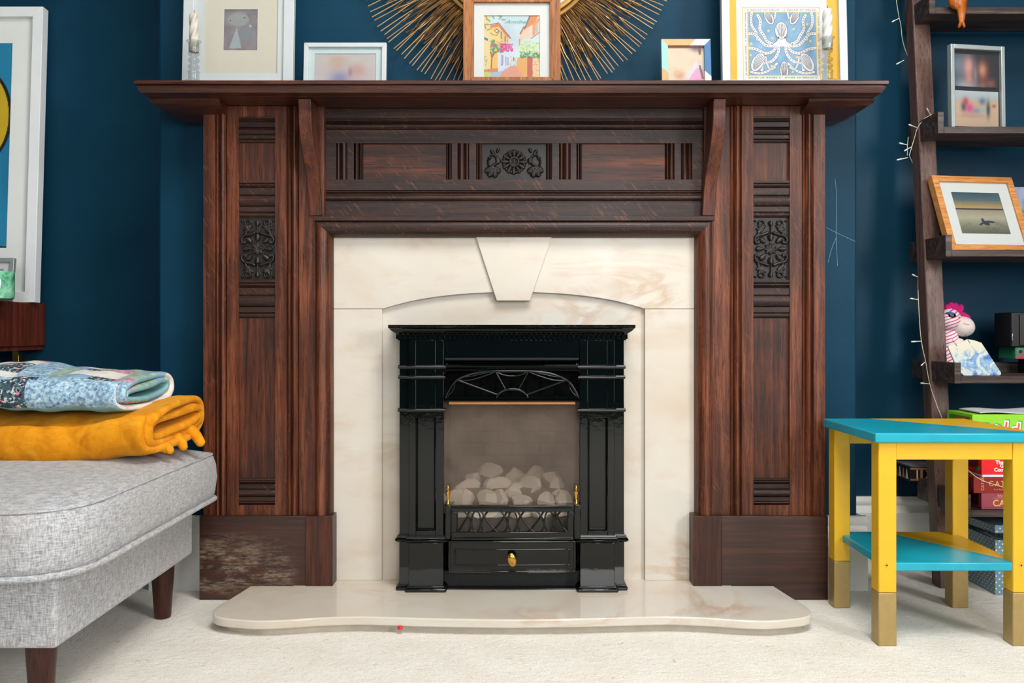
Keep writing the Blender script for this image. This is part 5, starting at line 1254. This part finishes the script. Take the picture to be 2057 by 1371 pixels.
# oak frame with the beach photograph, tipped on one corner
T = thing('framed_photo', 'light oak frame with a turtle on a beach at dusk, on the third ladder shelf', 'picture', (PX(1911, 2.252), 2.252, ZSH[2]+0.001), local=True, rot=(-math.radians(22), 0, math.radians(8)))
w, h, b = 0.236, 0.224, 0.0175
BX = Matrix.Identity(4)
g0 = [(0, 0), (w, 0), (w, h), (0, h)]; g1 = [(b, b), (w-b, b), (w-b, h-b), (b, h-b)]
for k in range(4):
    j = (k+1) % 4; G().prism([g0[k], g0[j], g1[j], g1[k]], XZ, 0, 0.022).build('frame_rail', M_BEECH, T, bevel=0.0012)
G().box(b*.5, w-b*.5, 0.012, 0.016, b*.5, h-b*.5).build('backing_board', M_BLACK, T)
mx, mz0, mz1 = 0.048, 0.052, h-0.047
g = G()
for q_ in ((b*.8, w-b*.8, mz1, h-b*.8), (b*.8, w-b*.8, b*.8, mz0), (b*.8, mx, mz0, mz1), (w-mx, w-b*.8, mz0, mz1)): g.box(q_[0], q_[1], .006, .0075, q_[2], q_[3])
g.build('mount', M_MOUNTW, T)
cv = Canvas(110, 105, (150, 146, 120)); cv.vgrad(0, .2, (62, 92, 104), (96, 116, 120)); cv.vgrad(.2, .38, (110, 124, 118), (214, 168, 96)); cv.vgrad(.38, .42, (70, 74, 80), (60, 60, 66)); cv.vgrad(.42, .6, (170, 160, 136), (190, 184, 158)); cv.vgrad(.6, 1, (190, 184, 158), (96, 100, 80))
for k in range(90):
    a = random.uniform(.3, 2.8); cv.line([(.5+.3*math.cos(a), .58+.3*math.sin(a)), (.5+.75*math.cos(a), .58+.75*math.sin(a))], .003, (110, 112, 92), .35)
cv.ell(.56, .73, .09, .05, (46, 62, 72), .5, .2); cv.ell(.66, .70, .10, .028, (46, 62, 72), .1, .2); cv.ell(.47, .75, .07, .022, (46, 62, 72), -.5, .2); cv.ell(.51, .66, .03, .045, (46, 62, 72), 0, .2); cv.speck(.55, .82, .8, 1, 40, .012, [(70, 76, 62)], .6); cv.grain(4)
sheet(cv, mx-.001, w-mx+.001, mz0-.001, mz1+.001, .0082, 'photo', T); G().box(b*.9, w-b*.9, .003, .0035, b*.9, h-b*.9).build('glass_pane', M_GLASS, T)
G().prism([(-0.012, 0.003), (0.012, 0.003), (0.012, 0.05), (-0.006, 0.046), (-0.012, 0.03)], XZ, 0.03, 0.036).build('strut', M_BEECH, T)
# unframed sea canvas at the right of it
T = thing('canvas_print', 'small unframed picture of grey-blue waves behind the oak frame', 'picture', (PX(2085, 2.36), 2.36, ZSH[2]), local=True, rot=(-math.radians(9), 0, 0))
cv = Canvas(70, 90, (150, 160, 190)); cv.vgrad(0, .35, (168, 176, 210), (150, 166, 190)); cv.vgrad(.35, 1, (130, 150, 170), (90, 112, 130)); cv.wash(14, 14)
for k in range(30): y_ = random.uniform(.35, 1); cv.line([(random.uniform(0, .5), y_), (random.uniform(.5, 1), y_+random.uniform(-.05, .05))], .006, random.choice([(210, 216, 222), (80, 104, 124)]), .6)
G().box(-0.066, 0.066, 0.0005, 0.016, 0, 0.188).build('stretcher', M_MOUNTW, T); sheet(cv, -0.066, 0.066, 0, 0.188, 0, 'print', T)
# pink zebra soft toy behind the rail
def mk_zebra():
    t = Nt('pink_zebra_plush'); w_ = t.n('ShaderNodeTexWave', bands_direction='Z'); w_.inputs['Scale'].default_value = 38; w_.inputs['Distortion'].default_value = 2.5; w_.inputs['Detail'].default_value = 1
    t.l(t.coord((0.8, 0.5, 1), rot=(0, 0.5, 0)), w_.inputs['Vector']); t.base(t.ramp(w_.outputs['Fac'], [(0.16, C(206, 50, 110)), (0.26, C(236, 222, 224))])); t.set(Roughness=0.95, Sheen_Weight=0.4); return t.m
M_ZEB = mk_zebra(); M_PLW = plain('white_plush', C(228, 214, 208), 0.95, 0.05, 60, 0.4); M_PINK = plain('magenta_plush', C(206, 26, 120), 0.95, 0.1, 60, 0.5)
ZT_ = thing('soft_toy', 'pink and white striped zebra soft toy peeping out behind the ladder rail', 'toy', tuple(P(1912, 700, 2.33)[:2])+(ZSH[3],))
Yz = 2.395
def bl(px, py, rx, ry_, dz=0.0, dep=None, ang=0.0):
    px += 6; s_ = Yz/F; c = P(px, py, Yz+dz); g = G().ball((0, 0, 0), (rx*s_, (dep or (rx+ry_)/2)*s_, ry_*s_), 20, 14)
    g.v = [(c.x+x*math.cos(ang)+z*math.sin(ang), c.y+y, c.z-x*math.sin(ang)+z*math.cos(ang)) for x, y, z in g.v]; return g
bl(1898, 642, 24, 24, ang=.3).build('head', M_ZEB, ZT_, smooth=80); bl(1927, 655, 24, 20.5, -0.004, 19, ang=.35).build('muzzle', M_PLW, ZT_, smooth=80)
bl(1900, 690, 19, 34, 0.0, 18).build('neck', M_ZEB, ZT_, smooth=80); 
g = bl(1896, 725, 30, 30, -0.008, 19); g.v = [(x, y, max(z, ZSH[3]+.001)) for x, y, z in g.v]; g.build('body', M_ZEB, ZT_, smooth=80)
bl(1912, 688, 17, 9, -0.008, 14, ang=-.2).build('chest', M_PLW, ZT_, smooth=80)
for a, b, r1_, r2_, an in ((1911, 616, 8, 9, .2), (1903, 613, 7, 7, 0), (1922, 621, 6.5, 10.5, .25), (1916, 620, 6, 8, -.3), (1931, 634, 13, 6, .5), (1897, 616, 8, 6, 0)): bl(a, b, r1_, r2_, -.006, 7, an).build('mane_tuft', M_PINK, ZT_, smooth=80)
bl(1906, 634, 8, 6.2, -.0265, 5).build('eye', plain('black_plastic_eye', C(8, 8, 10), 0.1, coat=1.0), ZT_, smooth=80); bl(1903, 629.5, 9, 3.2, -.026, 5, .15).build('eyelid', plain('blue_violet_felt', C(70, 80, 150), 0.8), ZT_, smooth=80); bl(1918.5, 638, 3.6, 2, -.0262, 2, -.2).build('nostril', M_PINK, ZT_)
G().tube(catmull([P(1935, 648.5, 2.363), P(1943, 651, 2.364), P(1953, 653.5, 2.371)], 4), 0.0005, 5).build('mouth', M_PINK, ZT_)
# painted slate tag leaning against it
TG = thing('painted_plaque', 'blue and cream painted plaque leaning on the zebra toy', 'plaque', tuple(P(1967, 756, 2.215)[:2])+(ZSH[3],), local=True, rot=(-math.radians(10), 0, 0))
def mk_plaque():
    t = Nt('abstract_blue_cream_paint'); v = t.coord(); n = t.noise(v, 26, 6, 0.7, 1.4)
    c = t.ramp(n, [(0.34, C(60, 100, 170)), (0.46, C(130, 166, 196)), (0.54, C(200, 206, 190)), (0.66, C(160, 186, 200))])
    s = t.n('ShaderNodeSeparateXYZ'); t.l(v, s.inputs[0]); m = t.n('ShaderNodeMath', operation='MULTIPLY_ADD'); m.inputs[1].default_value = 9; m.inputs[2].default_value = 0.02; t.l(s.outputs[2], m.inputs[0])
    m2 = t.n('ShaderNodeMath', operation='ADD'); t.l(m.outputs[0], m2.inputs[0]); t.l(n, m2.inputs[1]); n2 = t.n('ShaderNodeMath', operation='SUBTRACT'); n2.inputs[1].default_value = 0.45; t.l(m2.outputs[0], n2.inputs[0])
    r = t.ramp(n2.outputs[0], [(0.45, K4), (0.7, W4)]); c = t.mix(r, c, C(206, 200, 180)); lo_ = t.ramp(n2.outputs[0], [(0.0, W4), (0.12, K4)]); c = t.mix(lo_, c, C(50, 96, 180))
    t.base(c); t.set(Roughness=0.6); t.bump(n, .3, .001); return t.m
k_ = 2.215/F; tp = lambda x, y: ((x-1960)*k_*1.0, (756.5-y)*k_*1.03)
G().prism([tp(*p) for p in [(1929, 756.3), (1918, 745), (1902.5, 700), (1904, 696.5), (1925, 692), (1942.7, 684), (1956, 686), (1970.5, 691), (1974, 697), (2004.8, 751), (2002.6, 755.5), (1998, 756.3)]], XZ, 0, 0.006).build('board', mk_plaque(), TG, bevel=0.001)
for pts in ([(1947, 692), (1944, 687), (1943, 684), (1939, 676)], [(1920, 697), (1914, 690), (1911, 684)]): G().tube([(tp(*p)[0], -0.001, tp(*p)[1]) for p in pts], 0.0005, 5).build('thread', M_BLACK, TG)
# black case on a green box on a dark box, far right of the fourth shelf
bx_ = 1.395
tag(G().box(bx_+.005, bx_+.12, 2.33, 2.41, ZSH[3]+.0003, PZ(720.5, 2.33)).build('keepsake_box', plain('navy_card', C(18, 28, 40), 0.7), bevel=0.001), 'dark navy box at the bottom of the stack on the fourth ladder shelf', 'box')
GB = thing('card_box', 'small green and red box between the black case and navy box', 'box', (bx_+.05, 2.37, PZ(720.3, 2.33)))
xg = PX(2039, 2.33); G().box(xg, xg+.10, 2.33, 2.41, PZ(720.2, 2.33), PZ(697.3, 2.33)).build('carton', plain('green_card', C(34, 120, 84), 0.5), GB, bevel=0.0008)
G().prism([(xg+.0005, 0), (xg+.0995, 0), (xg+.0995, .010), (xg+.008, .010)], lambda u, v, t: (u, t, v+PZ(720.0, 2.33)), 2.3290, 2.3299).build('printed_band', plain('red_card', C(178, 50, 70), 0.5), GB)
g = G().lathe([(0.0, 0), (0.0072, 0), (0.0072, .0008), (0, .0008)], (0, 0, 0), 24); g.v = [(xg+.013+a, 2.3298-c, PZ(705.5, 2.33)+b) for a, b, c in g.v]; g.build('round_badge', plain('pale_badge', C(150, 176, 150), 0.5), GB)
g = G().lathe([(0.0, 0), (0.0058, 0), (0.0058, .001), (0, .001)], (0, 0, 0), 24); g.v = [(xg+.013+a, 2.3290-c, PZ(705.5, 2.33)+b) for a, b, c in g.v]; g.build('round_badge', M_BLACK, GB)
BC = thing('black_case', 'matt black case with a small metal clasp on the green box', 'case', (xg+.04, 2.37, PZ(697.2, 2.33)))
xb_ = PX(2029, 2.33); G().box(xb_, xb_+.13, 2.325, 2.41, PZ(697.1, 2.325), PZ(627, 2.325)).build('shell', M_BLACK, BC, bevel=0.004, seg=3)
G().box(xb_+.0205, xb_+.13, 2.3215, 2.326, PZ(693, 2.325), PZ(631, 2.325)).build('front_panel', plain('dark_brown_panel', C(34, 26, 22), 0.4), BC, bevel=0.001)
G().tube([P(2033.5, 670, 2.3235), P(2032.5, 676, 2.3215), P(2033.5, 683, 2.3235)], 0.0008, 6).build('clasp', M_SILVER, BC)
# board games stacked on the bottom shelf
zst = ZSH[4]+.0003
def gamebox(name, label, x, y, z0, z1, col, dx=0.27, dy=0.16, side=None, rz=0.0):
    T = thing(name, label, 'game box', (x, y, z0), local=True, rot=(0, 0, rz)); h_ = z1-z0
    m = plain(name+'_card_%d' % len(bpy.data.materials), col, 0.35, 0.04)
    G().box(0.0008, dx-.0008, 0.0008, dy-.0008, 0.0, h_*.35).build('tray', m, T, bevel=.0006); G().box(0, dx, 0, dy, h_*.12, h_-.0003).build('lid', m, T, bevel=.001)
    if side: G().box(-.0004, .0002, .012, dy-.012, h_*.18, h_*.9).build('side_panel', plain(name+'_side_%d' % len(bpy.data.materials), side, 0.4), T)  # side face shaded by colour: a darker copy of the card
    return T, h_
M_GOLDINK = plain('gold_print', C(226, 180, 90), 0.5); M_WHINK = plain('white_print', C(240, 236, 232), 0.5)
z1_, z2_, z3_, z4_ = PZ(990, 2.15), PZ(957.5, 2.15), PZ(953, 2.15), 0.383
T, h_ = gamebox('board_game', 'maroon-pink board game box at the bottom of the game stack', 1.1585, 2.150, zst, z1_, C(150, 62, 78), side=C(70, 22, 28))
lettering('CATAN', .0225, M_GOLDINK, T, (PX(1993, 2.15)-1.1585, -.0006, .008), offset=.0003); lettering('RIVALS FOR', .0085, M_GOLDINK, T, (PX(2003, 2.15)-1.1585, -.0006, .0305))
G().box(PX(1994, 2.15)-1.1585, .20, -.0004, .0002, .0275, .0280).build('printed_rule', M_GOLDINK, T)
T, h_ = gamebox('board_game', 'dark red board game box, second from the bottom of the stack', 1.139, 2.150, z1_+.0002, z2_, C(140, 22, 22), side=C(90, 16, 16))
o = lettering('CATAN', .0105, M_GOLDINK, T, (PX(1976, 2.15)-1.139, -.0006, .006), rot=(PI/2, -PI/2, 0)); lettering('CATAN', .018, M_GOLDINK, T, (PX(1985, 2.15)-1.139, -.0006, .0175), spacing=1.3); lettering('5-6 PLAYERS', .006, M_GOLDINK, T, (PX(1996, 2.15)-1.139, -.0006, .007), spacing=1.2)
tag(G().box(1.160, 1.40, 2.148, 2.29, z2_+.0002, z3_-.0002).build('booklet', plain('booklet_paper', C(214, 222, 232), 0.6), bevel=.0006), 'thin white booklet between the dark red and bright red game boxes', 'booklet')
T, h_ = gamebox('board_game', 'bright red board game box with white lettering, under the green one', 1.1585, 2.150, z3_+.0002, z4_, C(226, 18, 28), side=C(110, 14, 14))
for t_, x_, z_, sz in (('The Gross', 1999, 931.5, .0125), ('Game', 2008, 938.5, .0125), ('Combinations', 1996, 946.5, .0125)): lettering(t_, sz, M_WHINK, T, (PX(x_, 2.15)-1.1585, -.0006, PZ(z_, 2.15)-z3_), offset=.0004)
g = G().lathe([(0, 0), (.0062, 0), (.0062, .0008), (0, .0008)], (0, 0, 0), 20); g.v = [(-.0002-c, .016+a, .012+b) for a, b, c in g.v]; g.build('green_sticker', plain('green_sticker', C(30, 140, 50), 0.4), T)
T, h_ = gamebox('board_game', 'lime green board game box with orange lettering, top of the game stack', 1.1285, 2.135, z4_+.0002, PZ(832, 2.135), C(140, 206, 44), dy=.125, side=C(70, 130, 24))
G().box(-.0006, .0003, .010, .075, h_*.15, h_*.86).build('side_panel', plain('orange_red_print', C(196, 70, 40), 0.4), T)
M_ORINK = plain('orange_print', C(238, 90, 30), 0.4)
lettering('rold', .052, plain('green_shadow_print', C(70, 150, 60), 0.5), T, (.0195, -.0003, .034), rot=(PI/2, .10, 0), offset=.0038, extr=.0001, spacing=1.15)
lettering('rold', .052, M_WHINK, T, (.017, -.0006, .032), rot=(PI/2, .10, 0), offset=.0034, extr=.0001, spacing=1.15)
lettering('rold', .052, M_ORINK, T, (.017, -.0010, .032), rot=(PI/2, .10, 0), offset=.0, extr=.0001, spacing=1.15)
g = G(); rr_ = []
for i in range(15):
    x = 1.150+i*.018; z = PZ(831.5, 2.135)+.0022+.0018*math.sin(i*.8); rr_.append([(x, 2.14, z), (x, 2.14, z+.0026), (x, 2.24, z+.0034), (x, 2.24, z+.0008)])
g.loft(rr_); tag(g.build('papers', M_MOUNTW), 'loose white papers on top of the lime green game box', 'paper')
# patterned box beside the rail, on a dark book
tag(G().box(1.150, 1.34, 2.322, 2.380, ZSH[4]+.0003, PZ(968, 2.38)).build('book', plain('dark_book_cloth', C(24, 22, 26), 0.7), bevel=.001), 'dark book lying under the patterned box behind the game stack', 'book')
T, h_ = gamebox('patterned_box', 'black box with gold and cream tribal pattern jutting out left of the ladder rail', 1.0895, 2.385, PZ(968, 2.38)+.0002, PZ(939, 2.38), C(30, 26, 24), dx=.20, dy=.12)
M_TAN = plain('tan_print', C(150, 104, 70), 0.5); M_CRM = plain('cream_print', C(200, 190, 170), 0.5)
for z_ in (h_*.06+.001, h_-.006): G().box(.001, .199, -.0006, .0002, z_, z_+.0045).build('printed_band', M_TAN, T)
for x_, wd_ in ((.018, .0035), (.028, .007)): G().box(x_, x_+wd_, -.0007, .0002, .008, h_-.0065).build('printed_bar', M_CRM if wd_ < .005 else M_TAN, T)
G().tube([(.043, -.0006, h_-.008), (.052, -.0006, h_*.5), (.043, -.0006, .010)], .0009, 5).build('printed_zigzag', M_CRM, T)
for k in range(5):
    y_ = .012+k*.022; G().prism([(y_, .006), (y_+.014, .006), (y_+.010, h_*.5), (y_+.007, h_-.006), (y_+.004, h_*.5)], lambda u, v, t: (t, u, v), -.0006, .0002).build('printed_figure', M_TAN if k % 2 else M_CRM, T)
G().box(.01, .19, .01, .11, h_-.0004, h_+.0002).build('lid_print', plain('lid_picture', C(110, 104, 98), 0.4, 0.5, 30), T)
# polka dot storage box on the floor
def mk_dots():
    t = Nt('blue_grey_polka_dot'); tc = t.n('ShaderNodeTexCoord'); mp = t.n('ShaderNodeMapping'); mp.inputs['Scale'].default_value = (62, 62, 62); mp.inputs['Rotation'].default_value = (0, 0, 0); t.l(tc.outputs['Object'], mp.inputs[0])
    sp = t.n('ShaderNodeSeparateXYZ'); t.l(mp.outputs[0], sp.inputs[0])
    def M(op, a, b=None):
        m = t.n('ShaderNodeMath', operation=op)
        for i, v in enumerate((a, b)):
            if v is None: continue
            if hasattr(v, 'links'): t.l(v, m.inputs[i])
            else: m.inputs[i].default_value = v
        return m.outputs[0]
    geo = t.n('ShaderNodeNewGeometry'); gs = t.n('ShaderNodeSeparateXYZ'); t.l(geo.outputs['Normal'], gs.inputs[0])
    side = M('GREATER_THAN', M('ABSOLUTE', gs.outputs[0]), .7); top = M('GREATER_THAN', M('ABSOLUTE', gs.outputs[2]), .7)
    u = M('ADD', M('MULTIPLY', sp.outputs[0], M('SUBTRACT', 1.0, side)), M('MULTIPLY', sp.outputs[1], side)); v = M('ADD', M('MULTIPLY', sp.outputs[2], M('SUBTRACT', 1.0, top)), M('MULTIPLY', sp.outputs[1], top))
    a = M('ADD', u, v); b = M('SUBTRACT', u, v)
    fa = M('SUBTRACT', M('FRACT', a), .5); fb_ = M('SUBTRACT', M('FRACT', b), .5)
    d = M('ADD', M('MULTIPLY', fa, fa), M('MULTIPLY', fb_, fb_)); m = M('LESS_THAN', d, .030)
    t.base(t.mix(m, C(112, 140, 154), C(226, 230, 228))); t.set(Roughness=0.5); return t.m
M_DOT = mk_dots()
DB = thing('storage_box', 'blue-grey polka dot storage box on the carpet with its lid ajar', 'box', (1.36, 2.30, 0))
zd = PZ(1084, 2.2)
g = G(); xd0, xd1, yd0, yd1 = 1.2205, 1.50, 2.200, 2.44
g.box(xd0, xd0+.004, yd0, yd1, 0.001, zd); g.box(xd1-.004, xd1, yd0, yd1, 0.001, zd); g.box(xd0+.004, xd1-.004, yd0, yd0+.004, 0.001, zd); g.box(xd0+.004, xd1-.004, yd1-.004, yd1, 0.001, zd); g.box(xd0+.004, xd1-.004, yd0+.004, yd1-.004, 0.001, .005)
g.build('body', M_DOT, DB)
g = G(); 
g.box(xd0-.003, xd1+.003, yd0-.003, yd1+.003, .0175, .0195); g.box(xd0-.003, xd0-.001, yd0-.003, yd1+.003, 0, .0175); g.box(xd1+.001, xd1+.003, yd0-.003, yd1+.003, 0, .0175); g.box(xd0-.001, xd1+.001, yd0-.003, yd0-.001, 0, .0175)
an = math.radians(2.2); g.v = [(x, y, z+zd+.014+(y-yd0)*math.tan(-an)+.004) for x, y, z in g.v]
g.build('lid', M_DOT, DB, label='lid sitting ajar')
G().tube(catmull([P(1975, 1068, 2.196), P(1995, 1078, 2.188), P(2015, 1081, 2.186), P(2045, 1078, 2.19)], 5), .0016, 8).build('handle', M_BLACK, DB)
# fairy lights trailing down the rail
SL = thing('fairy_lights', 'white wire of small clear fairy lights trailing down the ladder rail', 'fairy lights', tuple(P(1842, 258, 2.33)))
M_WIRE = plain('pale_green_wire', C(206, 202, 176), 0.5); M_BULB = plain('clear_bulb', C(226, 226, 214), 0.15, coat=0.6)
def yfr(py, off=-.010):
    Y = 2.3
    for _ in range(6): Y = ry(PZ(py, Y))+off
    return Y
def wire(pts, off=-.010): G().tube(catmull([P(x, y, yfr(y, off)) for x, y in pts], 5), .0009, 6).build('wire', M_WIRE, SL, smooth=80)
wire([(1798, -40), (1800, 0), (1805, 32), (1809, 50), (1811, 72)], 0.02)
wire([(1811, 72), (1818, 100), (1840, 150), (1862, 200), (1871, 228)], 0.055)
wire([(1871, 230), (1860, 236), (1852, 243), (1842, 258), (1837, 275), (1831, 295), (1826, 312)])
wire([(1826, 312), (1836, 340), (1850, 420), (1850, 500), (1843.5, 560), (1843.5, 582)], 0.055)
wire([(1843.5, 582), (1844.5, 604), (1846.7, 647), (1849, 674), (1853, 700), (1859, 726), (1865, 761), (1872, 787), (1878.5, 805), (1883, 818), (1891, 837), (1900, 860)])
wire([(1824, 275), (1822.5, 292), (1822, 312)], -.004)
G().tube(catmull([P(1940, 940, 2.143), P(1960, 957, 2.143), P(1985, 969, 2.143), P(2030, 982, 2.143)], 5), .0009, 6).build('wire', M_WIRE, SL)
for a, b, c_, d in ((1791, 44, 1805, 37), (1800, 129, 1815, 121), (1861, 217, 1869, 231), (1825, 250, 1841, 256), (1806, 287, 1822, 291), (1816, 303, 1830, 295), (1801, 321, 1823, 316.5), (1832, 551, 1843, 556), (1828, 599, 1843.8, 601.5), (1830, 686, 1849.5, 685), (1850, 734, 1857, 727), (1849, 769, 1866, 770.5), (1788, -2, 1799, -6)):
    p0, p1 = P(a, b, yfr(b, -.013)), P(c_, d, yfr(d)); q0 = p0.lerp(p1, .45)
    G().tube([p1, q0, q0.lerp(p0, .1), p0], [.0010, .0013, .0021, .0019], 8).build('bulb', M_BULB, SL, smooth=60)
